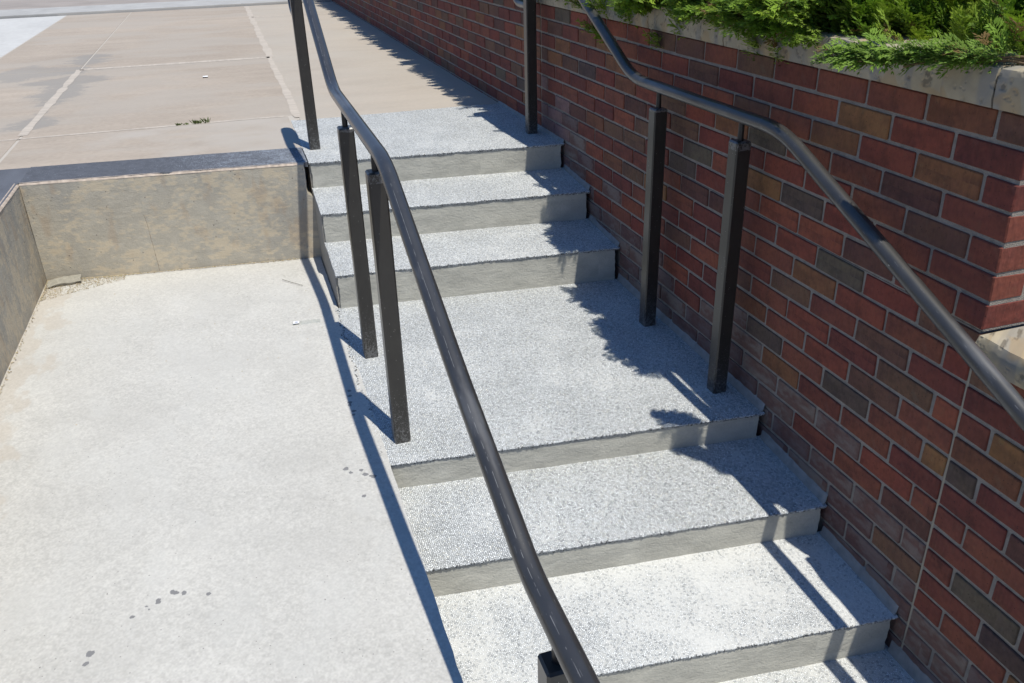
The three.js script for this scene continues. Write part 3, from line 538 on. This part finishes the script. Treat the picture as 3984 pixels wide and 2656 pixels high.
{ // low planter wall in front, capped with a limestone ledge
  const rnd = rngOf(33), t = thing('low_brick_wall', 'low brick wall under the limestone ledge past the vertical joint', 'wall');
  const list = [], za = 1.9578;
  const fixed = { '11,1': 'M', '12,0': 'G', '11,0': 'O', '12,1': 'M', '13,0': 'M', '14,0': 'M', '14,1': 'M', '15,0': 'M', '16,0': 'M', '10,0': 'M', '10,1': 'O', '9,0': 'M', '8,0': 'B', '13,1': 'B' };
  for (let r = 8; r < 24; r++) { const yc = YT - (r + 0.5) * HC; let z = za; for (let q = 0; q < 9; q++) { const len = q === 0 && r % 2 === 0 ? 0.0855 : 0.1918; const dy = yc + 0.40; list.push([FX, yc, z + len / 2, len, 'z', dy < 0.20 ? 'H' : fixed[`${r},${q}`] ?? (dy < 0.16 ? 'H' : wheel[Math.floor(rnd() * wheel.length)]), BD]); z += len + JT; } }
  layBricks(list, t, 300, rnd);
  const mg = new THREE.BoxGeometry(0.16, 1.2, 1.75).translate(W + 0.0845, YT - 8 * HC - 0.6 - 0.001, za + 0.872); const p = mg.attributes.position, uv = mg.attributes.uv; for (let i = 0; i < p.count; i++) uv.setXY(i, p.getZ(i), p.getY(i)); mesh('mortar', mg, mortarMat, t);
  const g = new THREE.BoxGeometry(2.6, HC - 0.003, 1.7, 40, 4, 60), q = g.attributes.position, u2 = g.attributes.uv;
  for (let i = 0; i < q.count; i++) { const x = q.getX(i), y = q.getY(i), z = q.getZ(i); const edge = x < -1.299; if (edge) q.setX(i, x + 0.012 * (fbm(z * 22, y * 30, 4, 301) - 0.5) + 0.008 * (Math.abs(y) > 0.03 ? 1 : 0)); if (y > 0.03) q.setY(i, y + 0.004 * (fbm(x * 9, z * 9, 3, 302) - 0.5)); if (z < -0.849 && edge) q.setZ(i, z + 0.006 * fbm(y * 60, 2, 2, 303)); u2.setXY(i, z + x * 0.6, x * 0.5 + y); }
  g.translate(W - 0.018 + 1.3, YT - 7.5 * HC - 0.001, CORNER + 0.004 + 0.85); g.computeVertexNormals(); mesh('limestone_ledge', g, stoneMat, t);
}
{ // sealant strips in the two control joints
  const sealMat = std({ color: lin(0.34, 0.30, 0.235), roughness: 0.7 });
  const strip = (z, y0, y1, w, label) => { const s = new Soup(); let pr = null; for (let k = 0; k <= 60; k++) { const y = lerp(y0, y1, k / 60), o = 0.0012 * (fbm(y * 20, z, 2, 311) - 0.5); const r = [s.vert(W + 0.006, y, z - w / 2 + o), s.vert(W + 0.0012, y, z + o), s.vert(W + 0.006, y, z + w / 2 + o)]; if (pr) { s.quad(pr[0], pr[1], r[1], r[0]); s.quad(pr[1], pr[2], r[2], r[1]); } pr = r; } tag(mesh('joint_sealant', s.geo(), sealMat), label, 'sealant'); };
  strip(1.9536, -0.41, YT - 7 * HC - 0.07, 0.0085, 'pale tan sealant line running up the brick below the limestone ledge');
  strip(JZ, PLAZA, YT - 0.002, 0.010, 'thin pale sealant line in the brick behind the upper handrail post');
}

// ---------------------------------------------------------------- handrails
const paintMap = colorTex(512, 512, (u, v) => { const a = fbm(u * 40, v * 8, 4, 321), s = sstep(0.60, 0.80, fbm(u * 24, v * 5, 5, 322)) * 0.35, k = 0.8 + 0.5 * a; let c = [0.026 * k, 0.025 * k, 0.0245 * k]; c = mix3(c, [0.13, 0.13, 0.13], s); if (hash(Math.floor(u * 256), Math.floor(v * 128)) > 0.9994) c = [0.45, 0.45, 0.44]; return c; });
const railMap = (line) => colorTex(2048, 256, (u, v) => {               // u along the pipe (4.8 m), v round it (0.5 is the top)
  const m = u * 4.8, a = (v - 0.5) * 0.129, n = fbm(m * 30, a * 60, 4, 325), k = 0.8 + 0.5 * n; let c = [0.027 * k, 0.0262 * k, 0.026 * k];
  c = mix3(c, [0.135, 0.135, 0.138], 0.45 * sstep(0.60, 0.82, fbm(m * 7, a * 30, 5, 326)));                       // hand wear and dust
  if (fbm(m * 45, a * 700 + m * 9, 3, 327) > 0.83) c = mix3(c, [0.2, 0.2, 0.2], 0.5);                                      // fine scratches
  if (line) { const o = -0.008 + 0.0022 * (fbm(m * 5, 2, 3, 328) - 0.5); if (Math.abs(a - o) < 0.0005 && fbm(m * 75, 7, 3, 329) > 0.42 && fbm(m * 4, 1, 2, 330) > 0.40) c = mix3(c, [0.20, 0.20, 0.195], 0.3 + 0.7 * vnoise(m * 120, 3)); }   // paint scraped off along the top
  if (hash(Math.floor(m * 160), Math.floor(v * 64)) > 0.9997) c = [0.35, 0.35, 0.33];
  return c;
});
const railMat = new THREE.MeshPhysicalMaterial({ map: railMap(true), roughness: 0.5, metalness: 0, clearcoat: 0.65, clearcoatRoughness: 0.07, bumpMap: grayTex(512, 512, (u, v) => fbm(u * 60, v * 16, 4, 331)), bumpScale: 0.00012 });
const railMatWall = railMat.clone(); railMatWall.map = railMap(false);
const postMap = colorTex(256, 1024, (u, v) => {                      // black-brown paint; white grit and cement dust splashed on the lowest part
  const k = 0.85 + 0.4 * fbm(u * 12, v * 30, 3, 341); let c = [0.023 * k, 0.021 * k, 0.0185 * k];
  const g = fbm(u * 30, v * 110, 3, 342), f = hash(Math.floor(u * 128), Math.floor(v * 512));
  if (v < 0.25 && f > 0.80 + v * 0.8) c = mix3(c, [0.30, 0.30, 0.30], 0.4); if (g > 0.46 + v * 2.2) c = mix3(c, [0.16, 0.16, 0.16], 0.55); if (f > 0.9990) c = [0.4, 0.4, 0.38];
  return c;
});
const postMat = new THREE.MeshPhysicalMaterial({ map: postMap, roughness: 0.38, clearcoat: 0.25, clearcoatRoughness: 0.2 });
const pinMat = new THREE.MeshPhysicalMaterial({ color: lin(0.018, 0.017, 0.016), roughness: 0.4 });
function filleted(pts, rad) {                                         // polyline in (z, y) with rounded corners -> dense points
  const out = []; const V = pts.map((p) => new THREE.Vector2(...p));
  out.push(V[0]);
  for (let i = 1; i < V.length - 1; i++) {
    const a = V[i - 1], b = V[i], c = V[i + 1], d1 = a.clone().sub(b), d2 = c.clone().sub(b), l = Math.min(rad[i] ?? 0.1, d1.length() * 0.48, d2.length() * 0.48); d1.normalize(); d2.normalize();
    const p = b.clone().addScaledVector(d1, l), q = b.clone().addScaledVector(d2, l);
    for (let k = 0; k <= 10; k++) { const t = k / 10; out.push(new THREE.Vector2((1 - t) * (1 - t) * p.x + 2 * t * (1 - t) * b.x + t * t * q.x, (1 - t) * (1 - t) * p.y + 2 * t * (1 - t) * b.y + t * t * q.y)); }
  }
  out.push(V[V.length - 1]); return out;
}
class Poly3 extends THREE.Curve { constructor(p) { super(); this.p = p; this.l = [0]; for (let i = 1; i < p.length; i++) this.l.push(this.l[i - 1] + p[i].distanceTo(p[i - 1])); } getPoint(t, o = new THREE.Vector3()) { const d = t * this.l[this.l.length - 1]; let i = 1; while (i < this.l.length - 1 && this.l[i] < d) i++; const f = (d - this.l[i - 1]) / (this.l[i] - this.l[i - 1] || 1); return o.copy(this.p[i - 1]).lerp(this.p[i], f); } }
function handrail(x, path, rad, posts, label) {
  const t = thing('handrail', label, 'handrail', [x, 0, 0], 'pair of pipe handrails on the steps');
  const drift = (z) => (x < 0.5 ? 0.008 * Math.max(0, Math.min(1, (z - 1.8) / 0.5)) : 0);    // the open-side rail runs a little out of line at its foot
  const pts = []; { const f = filleted(path, rad); f.forEach((q, i) => { if (i) { const p = f[i - 1], n = Math.ceil(p.distanceTo(q) / 0.1); for (let k = 1; k < n; k++) { const w = p.clone().lerp(q, k / n); pts.push(new THREE.Vector3(drift(w.x), w.y, w.x)); } } pts.push(new THREE.Vector3(drift(q.x), q.y, q.x)); }); }
  const R = 0.0205;
  const curve = new Poly3(pts), g = new THREE.TubeGeometry(curve, 520, R, 28, false), uv = g.attributes.uv; { const nn = g.attributes.normal, tan = new THREE.Vector3(), N = new THREE.Vector3(), U = new THREE.Vector3(), S = new THREE.Vector3(); for (let i = 0; i < uv.count; i++) { const f = uv.getX(i); tan.copy(curve.getTangentAt(Math.min(0.9999, f))); S.set(1, 0, 0); U.copy(S).cross(tan); if (U.y < 0 && Math.abs(U.y) > 0.05) U.negate(); N.fromBufferAttribute(nn, i); let ang = Math.atan2(N.dot(S), N.dot(U)); uv.setXY(i, f, 0.5 + ang / (2 * Math.PI)); } const row = 29; for (let i = 0; i < uv.count; i += row) { for (let k = 1; k < row; k++) { let v = uv.getY(i + k), p = uv.getY(i + k - 1); while (v - p > 0.5) v -= 1; while (p - v > 0.5) v += 1; uv.setY(i + k, v); } } }
  mesh('rail', g, x < 0.5 ? railMat : railMatWall, t);
  for (const [z, y0, y1, yr] of posts) {
    const h = y1 - y0, pg = chamferBox(0.0508, h, 0.0508, 0.0045), pu = pg.attributes.uv, pp = pg.attributes.position;
    for (let i = 0; i < pu.count; i++) pu.setXY(i, (pp.getX(i) + pp.getZ(i)) * 6 + z, (pp.getY(i) + h / 2) / 0.85);
    pg.translate(drift(z), y0 + h / 2, z); const p = mesh('post', pg, postMat, t);
    mesh('pin', new THREE.CylinderGeometry(0.0085, 0.0095, yr - y1 - R * 0.6, 14).translate(drift(z), (y1 + yr - R * 0.6) / 2 + 0.0005, z), pinMat, p);
  }
}
handrail(0.061, [[-1.00, 1.072], [-1.245, 1.072], [-1.245, 1.372], [-0.80, 1.372], [0.155, 0.926], [1.148, 0.914], [2.248, 0.486], [2.72, 0.480], [2.72, 0.19], [2.36, 0.19]], [0, 0.14, 0.14, 0.09, 0.09, 0.09, 0.06, 0.14, 0.14],
  [[-1.003, 0.452, 1.30, 1.372], [0.385, -0.02, 0.845, 0.924], [0.975, -0.035, 0.845, 0.916], [2.358, -0.42, 0.417, 0.486]], 'black pipe handrail at the open edge between steps and pale walk');
handrail(1.150, [[-0.885, 1.068], [-1.12, 1.068], [-1.12, 1.372], [-0.68, 1.372], [0.295, 0.906], [1.248, 0.909], [2.246, 0.492], [2.83, 0.492], [2.83, 0.19], [2.47, 0.19]], [0, 0.14, 0.14, 0.09, 0.09, 0.09, 0.09, 0.14, 0.14],
  [[-0.885, 0.452, 1.30, 1.372], [0.506, -0.025, 0.836, 0.906], [1.045, -0.038, 0.838, 0.909], [2.44, -0.42, 0.425, 0.492]], 'black pipe handrail close to the brick wall under the juniper');

// ---------------------------------------------------------------- junipers
const leafMat = new THREE.MeshPhysicalMaterial({ roughness: 0.85, specularIntensity: 0.35, side: THREE.DoubleSide, transmission: 0.4, thickness: 0, color: lin(1, 1, 1) });
function sprayGeo(seed) {                                              // a flat feathery spray, unit length along +y
  const r = rngOf(seed), s = new Soup();
  const leaf = (x, y, z, dx, dy, dz, len, w) => {
    const d = new THREE.Vector3(dx, dy, dz).normalize(), n = new THREE.Vector3((r() - 0.5) * 0.9, (r() - 0.5) * 0.9, 1).normalize(), sd = d.clone().cross(n).normalize().multiplyScalar(w);
    const a = s.vert(x, y, z), b = s.vert(x + d.x * len * 0.4 + sd.x, y + d.y * len * 0.4 + sd.y, z + d.z * len * 0.4 + sd.z), c = s.vert(x + d.x * len, y + d.y * len, z + d.z * len), e = s.vert(x + d.x * len * 0.4 - sd.x, y + d.y * len * 0.4 - sd.y, z + d.z * len * 0.4 - sd.z); s.quad(a, b, c, e);
  };
  const bend = (r() - 0.5) * 0.5, ax = (t) => [bend * t * t, t, 0.14 * Math.sin(t * 2.5 + seed)];
  for (let t = 0; t < 0.95; t += 0.16) { const a = ax(t), b = ax(t + 0.18); leaf(...a, b[0] - a[0], b[1] - a[1], b[2] - a[2], 0.24, 0.014); }
  for (let k = 0; k < 16; k++) {
    const t = 0.12 + 0.85 * k / 16, sg = k % 2 ? 1 : -1, an = 0.55 + 0.35 * r(), L = (0.42 - 0.28 * t) * (0.7 + 0.6 * r()), [x, y, z] = ax(t), dz = (r() - 0.5) * 0.7;
    const dx = sg * Math.sin(an), dy = Math.cos(an);
    for (let q = 0; q < 4; q++) { const f = q / 4 * L, sx = (r() - 0.5) * 1.1; leaf(x + dx * f, y + dy * f, z + dz * f, dx + sx * dy, dy - sx * dx, dz + (r() - 0.5) * 0.5, 0.14 + 0.06 * r(), 0.027); }
    leaf(x + dx * L * 0.8, y + dy * L * 0.8, z + dz * L * 0.8, dx, dy, dz, 0.14, 0.024);
  }
  return s.geo();
}
const sprays = [sprayGeo(11), sprayGeo(12), sprayGeo(13)];
const barkMat = std({ color: lin(0.16, 0.11, 0.06) });
function shrub(label, cx, cz, plumes, seed, detail = 1) {               // plumes: [base, dir, length, n]
  const t = thing('juniper_shrub', label, 'shrub', [cx, 1.0, cz], 'junipers spilling over the planter wall'), r = rngOf(seed);
  const lists = [[], [], []], stems = [], twigs = [];
  const up = new THREE.Vector3(0, 1, 0), q = new THREE.Quaternion(), q2 = new THREE.Quaternion(), m = new THREE.Matrix4(), col = new THREE.Color();
  for (const pl of plumes) {
    const base = new THREE.Vector3(...pl.b), dir = new THREE.Vector3(...pl.d).normalize(), L = pl.l, hue = r();
    const tip = pl.tone ?? [lerp(0.15, 0.27, hue), lerp(0.27, 0.38, hue), lerp(0.022, 0.032, hue)];
    for (let k = 0; k < pl.n; k++) {
      const f = (k + 0.5) / pl.n, p = base.clone().addScaledVector(dir, L * f * 0.95); p.y -= 0.02 * f * f * (pl.droop ?? 0.5);
      const spread = 0.75 * (1 - f * 0.55), d = dir.clone().add(new THREE.Vector3((r() - 0.5) * 2, (r() - 0.5) * 1.1, (r() - 0.5) * 2).multiplyScalar(spread)).normalize();
      { const nz = new THREE.Vector3((r() - 0.5) * 0.9, 1, (r() - 0.5) * 0.9 + 0.2); nz.addScaledVector(d, -nz.dot(d)); if (nz.lengthSq() < 0.01) nz.set(1, 0, 0).addScaledVector(d, -d.x); nz.normalize(); const nx = d.clone().cross(nz); q.setFromRotationMatrix(new THREE.Matrix4().makeBasis(nx, d, nz)); }
      const s = (0.050 + 0.045 * r()) * (pl.s ?? 1); m.compose(p.sub(t.position), q, new THREE.Vector3(s, s, s));
      const g = 0.75 + 0.5 * r(); col.setRGB(tip[0] * g, tip[1] * g, tip[2] * g);
      if (r() < 0.03) col.setRGB(0.20, 0.13, 0.045);
      lists[Math.floor(r() * 3)].push([m.clone(), col.clone()]);
    }
    if (pl.stem) { const a = base.clone().addScaledVector(dir, -0.08).sub(t.position), b = base.clone().addScaledVector(dir, L * 0.85).sub(t.position); b.y -= 0.012; const c = new THREE.CatmullRomCurve3([a, a.clone().lerp(b, 0.5).add(new THREE.Vector3(0, 0.01, 0)), b]); twigs.push(new THREE.TubeGeometry(c, 6, pl.stem, 6)); }
  }
  lists.forEach((l, i) => { const im = new THREE.InstancedMesh(sprays[i], leafMat, l.length); im.name = 'foliage'; im.castShadow = im.receiveShadow = true; l.forEach(([mm, c], k) => { im.setMatrixAt(k, mm); im.setColorAt(k, c); }); im.userData.kind = 'stuff'; t.add(im); });
  for (let k = 0; k < 7; k++) { const a = new THREE.Vector3((r() - 0.5) * 0.1, 0, (r() - 0.5) * 0.1), b = new THREE.Vector3((r() - 0.6) * 0.5, 0.16 + 0.1 * r(), (r() - 0.5) * 0.7); const c = new THREE.CatmullRomCurve3([a, a.clone().lerp(b, 0.5).add(new THREE.Vector3(0, 0.05, 0)), b]); stems.push(new THREE.TubeGeometry(c, 8, 0.006, 6)); }
  if (twigs.length) { const o = mesh('twigs', mergeGeometries(twigs), barkMat, t); o.userData.kind = 'stuff'; }
  for (const g of stems) mesh('branch', g, barkMat, t);
  return t;
}
const H = (x, z) => 1.16 + 0.20 * sstep(1.22, 1.85, x) + 0.085 * (fbm(x * 4.6, z * 4.6, 3, 351) - 0.45) * 2 * sstep(1.15, 1.5, x);
function fillPlumes(x0, x1, z0, z1, n, seed, xEdge) {
  const r = rngOf(seed), out = [];
  for (let k = 0; k < n; k++) {
    const z = lerp(z0, z1, r()), x = lerp(Math.max(x0, xEdge ? xEdge(z) : x0), x1, Math.pow(r(), 1.15)), h = H(x, z), deep = r() < 0.3 ? 0.12 * r() : 0;
    const ang = r() * 6.283, a = 0.55 + 0.5 * r();
    out.push({ b: [x, h - 0.09 - deep, z], d: [Math.cos(ang) * a - 0.5, 0.75 + 0.3 * r(), Math.sin(ang) * a + 0.12], l: 0.09 + 0.09 * r(), n: 12, stem: r() < 0.25 ? 0.002 : 0 });
  }
  return out;
}
function edgePlumes(z0, z1, n, seed, reach, low, out0 = 0) {                       // sprays leaning out over the coping
  const r = rngOf(seed), out = [];
  for (let k = 0; k < n; k++) { const z = lerp(z0, z1, r()), c = 0.55 + 0.9 * fbm(z * 7, seed, 3, 361), dn = low * (r() - 0.35); out.push({ b: [1.29 + 0.07 * r() - out0, 1.215 + 0.11 * r() - out0, z], d: [-1, -dn, (r() - 0.5) * 1.0 + 0.15], l: reach * c * (0.7 + 0.5 * r()), n: 12, stem: r() < 0.4 ? 0.0022 : 0, droop: 1 }); }
  return out;
}
shrub('bright green juniper hanging over the coping by the vertical joint', 1.55, -0.4, [...fillPlumes(1.26, 2.1, -1.1, 0.2, 420, 1), ...edgePlumes(-1.0, -0.42, 60, 2, 0.12, 0.45), ...edgePlumes(-0.42, 0.2, 34, 3, 0.085, 0.1)], 401);
shrub('full green juniper spilling lowest over the coping above the landing', 1.60, 0.72, [...fillPlumes(1.29, 2.0, 0.15, 1.28, 520, 4), ...edgePlumes(0.16, 1.28, 120, 5, 0.085, 0.2, -0.04), ...edgePlumes(0.22, 0.36, 26, 51, 0.11, 0.28, 0.05), ...edgePlumes(0.58, 0.76, 22, 53, 0.10, 0.25, 0.045), ...edgePlumes(0.90, 1.22, 56, 52, 0.12, 0.30, 0.055)], 402);
{
  const r = rngOf(71), branch = [];
  for (let k = 0; k < 34; k++) { const f = k / 33, z = lerp(1.88, 1.62, f), x = lerp(1.25, 1.10, f); branch.push({ b: [x + 0.02 * (r() - 0.5), 1.172 - 0.018 * f + 0.012 * (r() - 0.5), z], d: [-0.62 + 0.4 * (r() - 0.5), 0.06 - 0.05 * f + 0.25 * (r() - 0.5), -0.9 + 0.5 * (r() - 0.5)], l: 0.07 + 0.04 * r(), n: 6, s: 0.85, stem: k % 3 === 0 ? 0.0028 : 0, tone: [0.19, 0.31, 0.04] }); }
  shrub('juniper with one long branch trailing along the coping near the wall corner', 1.72, 1.60, [...fillPlumes(1.34, 2.1, 1.2, 1.84, 400, 6, (z) => 1.37 + 0.03 * Math.sin(z * 9)), ...branch], 403);
}
shrub('broad juniper further back in the planter', 2.5, 0.7, fillPlumes(1.95, 3.0, -0.9, 1.82, 620, 8), 404);
for (let k = 0; k < 9; k++) { const z = -1.65 - k * 1.05; shrub('juniper along the receding wall casting feathery shadow on the plaza edge', 1.5, z, [...fillPlumes(1.27, 1.7, z - 0.55, z + 0.55, 90, 20 + k), ...edgePlumes(z - 0.55, z + 0.55, 62, 40 + k, 0.17, 0.3)], 420 + k); }
structure(mesh('planter_soil', new THREE.BoxGeometry(2.9, 0.4, 14.2).translate(W + 0.16 + 1.46, 0.86, -5.28), std({ color: lin(0.05, 0.038, 0.026), bumpMap: gritAt(4, 14), bumpScale: 0.01 })), 'dark planter soil under the junipers');

// ---------------------------------------------------------------- small things
{ // clear plastic sleeve with a white sticker
  const t = thing('plastic_sleeve', 'flat clear plastic sleeve with white sticker lying on the pale walk', 'litter', [-0.142, 0.0005, 0.022]);
  const g = new THREE.BoxGeometry(0.112, 0.0012, 0.034, 14, 1, 4), p = g.attributes.position; for (let i = 0; i < p.count; i++) p.setY(i, p.getY(i) + 0.0016 * (fbm(p.getX(i) * 70, p.getZ(i) * 70, 2, 371)));
  g.computeVertexNormals(); mesh('film', g, new THREE.MeshPhysicalMaterial({ transmission: 1, thickness: 0, roughness: 0.06, specularIntensity: 0.5, color: lin(0.97, 0.98, 0.98) }), t);
  const s = mesh('sticker', new THREE.BoxGeometry(0.024, 0.0006, 0.022).translate(-0.040, 0.0030, 0), std({ color: lin(0.80, 0.80, 0.82), roughness: 0.6 }), t);
  mesh('print', new THREE.BoxGeometry(0.011, 0.0004, 0.010).translate(-0.039, 0.0037, 0), std({ color: lin(0.30, 0.34, 0.42) }), s);
  t.rotation.y = -0.12;
}
{ const c = new THREE.CatmullRomCurve3([[-0.20, 0.004, -0.476], [-0.16, 0.003, -0.425], [-0.119, 0.003, -0.374]].map((p) => new THREE.Vector3(...p))); tag(mesh('twig', new THREE.TubeGeometry(c, 12, 0.0012, 6), std({ color: lin(0.10, 0.085, 0.065) })), 'thin dark twig lying near the side of the steps', 'twig'); }
tag(mesh('paper_scrap', (() => { const g = new THREE.PlaneGeometry(0.036, 0.05, 5, 5).rotateX(-Math.PI / 2); const p = g.attributes.position; for (let i = 0; i < p.count; i++) p.setY(i, 0.004 + 0.01 * fbm(p.getX(i) * 50, p.getZ(i) * 50, 2, 381)); g.translate(-0.46, PLAZA, -3.55); g.computeVertexNormals(); return g; })(), std({ color: lin(0.8, 0.8, 0.8), side: THREE.DoubleSide })), 'small white paper scrap on the tan plaza', 'litter');
{ // weeds in the plaza joint
  const mat = std({ color: lin(0.075, 0.105, 0.022), side: THREE.DoubleSide, roughness: 0.7 }), spots = [[-0.60, 0.6], [-0.56, 0.5], [-0.515, 1.0], [-0.49, 0.9], [-0.445, 1.2]], txt = ['low weed sprig at the far left of the joint tufts', 'tiny weed between two larger tufts in the plaza joint', 'bushy low weed in the middle of the plaza joint tufts', 'leaning weed beside the bushy tuft in the plaza joint', 'tallest spiky weed growing from the plaza joint'];
  spots.forEach(([x, k], i) => {
    const r = rngOf(500 + i), s = new Soup();
    for (let b = 0; b < 18; b++) { const a = r() * 6.28, l = (0.010 + 0.020 * r()) * k, w = 0.0022 + 0.0016 * r(), ox = (r() - 0.5) * 0.026, oz = (r() - 0.5) * 0.014, lean = 0.4 + 0.6 * r(), dx = Math.cos(a) * lean * l, dz = Math.sin(a) * lean * l; const q = [s.vert(ox - w * Math.sin(a), 0, oz + w * Math.cos(a)), s.vert(ox + dx * 0.5 + w, l * 0.6, oz + dz * 0.5), s.vert(ox + dx, l, oz + dz), s.vert(ox + dx * 0.5 - w, l * 0.55, oz + dz * 0.5)]; s.quad(...q); }
    const m = mesh('weed', s.geo(), mat); m.position.set(x, PLAZA - 0.002, -1.872); tag(m, txt[i], 'weed', 'weeds in the plaza joint');
  });
}
{ // dirt, chips and cement scrap in the corner of the walk
  const r = rngOf(91), parts = [], base = new THREE.IcosahedronGeometry(1, 0);
  const cols = [[0.46, 0.37, 0.25], [0.40, 0.33, 0.22], [0.26, 0.21, 0.14], [0.50, 0.44, 0.34], [0.33, 0.29, 0.16]];
  const put = (x, z, s, h) => { const q = base.clone(); q.deleteAttribute('uv'); q.scale(s * (0.6 + r()), s * 0.5 * (0.5 + r()), s * (0.6 + r())); q.rotateY(r() * 6.28); q.rotateZ((r() - 0.5) * 0.6); q.translate(x, h, z); const c = cols[Math.floor(r() * 5)], a = new Float32Array(q.attributes.position.count * 3); for (let i = 0; i < a.length; i += 3) a.set(c, i); q.setAttribute('color', new THREE.BufferAttribute(a, 3)); parts.push(q); };
  for (let k = 0; k < 2000; k++) { const u = Math.pow(r(), 1.7), v = Math.pow(r(), 1.8); const x = -1.232 + 0.34 * u, z = wallZ(x) + 0.004 + 0.24 * v * (1 - 0.75 * u); put(x, z, 0.0010 + 0.0014 * r(), 0.0005 + 0.007 * (1 - u) * (1 - v) * r()); }
  for (let k = 0; k < 260; k++) { const z = lerp(-0.75, 1.2, r()); put(-1.232 + 0.014 * r() * r(), z, 0.0012 + 0.002 * r(), 0.001 - 0.0225 * Math.max(0, z)); }
  for (let k = 0; k < 700; k++) { const x = lerp(-1.2, -0.05, r()); put(x, wallZ(x) + 0.004 + 0.012 * r() * r(), 0.001 + 0.002 * r(), 0.001); }
  for (let k = 0; k < 240; k++) { const x = lerp(-1.15, -0.03, Math.pow(r(), 0.6)), z = lerp(-0.6, 2.2, r()); put(x, z, 0.0008 + 0.0014 * r(), -0.0225 * Math.max(0, z) - 0.001); }
  const o = mesh('leaf_litter', mergeGeometries(parts), std({ vertexColors: true, roughness: 1 })); o.userData = { kind: 'stuff', label: 'tan dirt and plant chips gathered in the corner of the walk', category: 'debris' };
  const g = new THREE.BoxGeometry(0.14, 0.009, 0.055, 14, 2, 8), p = g.attributes.position;
  for (let i = 0; i < p.count; i++) { const x = p.getX(i), z = p.getZ(i), e = 1 - sstep(0.55, 1, Math.hypot(x / 0.07, z / 0.0375) * 0.85); p.setY(i, p.getY(i) * (0.25 + 0.9 * e) + 0.008 * (fbm(x * 30, z * 30, 3, 391) - 0.5)); p.setX(i, x + 0.02 * (fbm(z * 40, 3, 2, 392) - 0.5)); p.setZ(i, z + 0.018 * (fbm(x * 30, 8, 2, 393) - 0.5)); }
  g.rotateY(0.12); g.rotateX(0.25); g.translate(-1.150, 0.014, -0.805); g.computeVertexNormals();
  tag(mesh('cement_scrap', g, std({ map: riserMap, color: lin(1.0, 0.96, 0.90), bumpMap: gritAt(1, 1), bumpScale: 0.003 })), 'flat grey lump of cement lying in the corner of the walk', 'debris');
}
scene.traverse((o) => { if (o.isMesh) { o.castShadow = true; o.receiveShadow = true; } });
camera.updateMatrixWorld(true);
renderer.render(scene, camera);
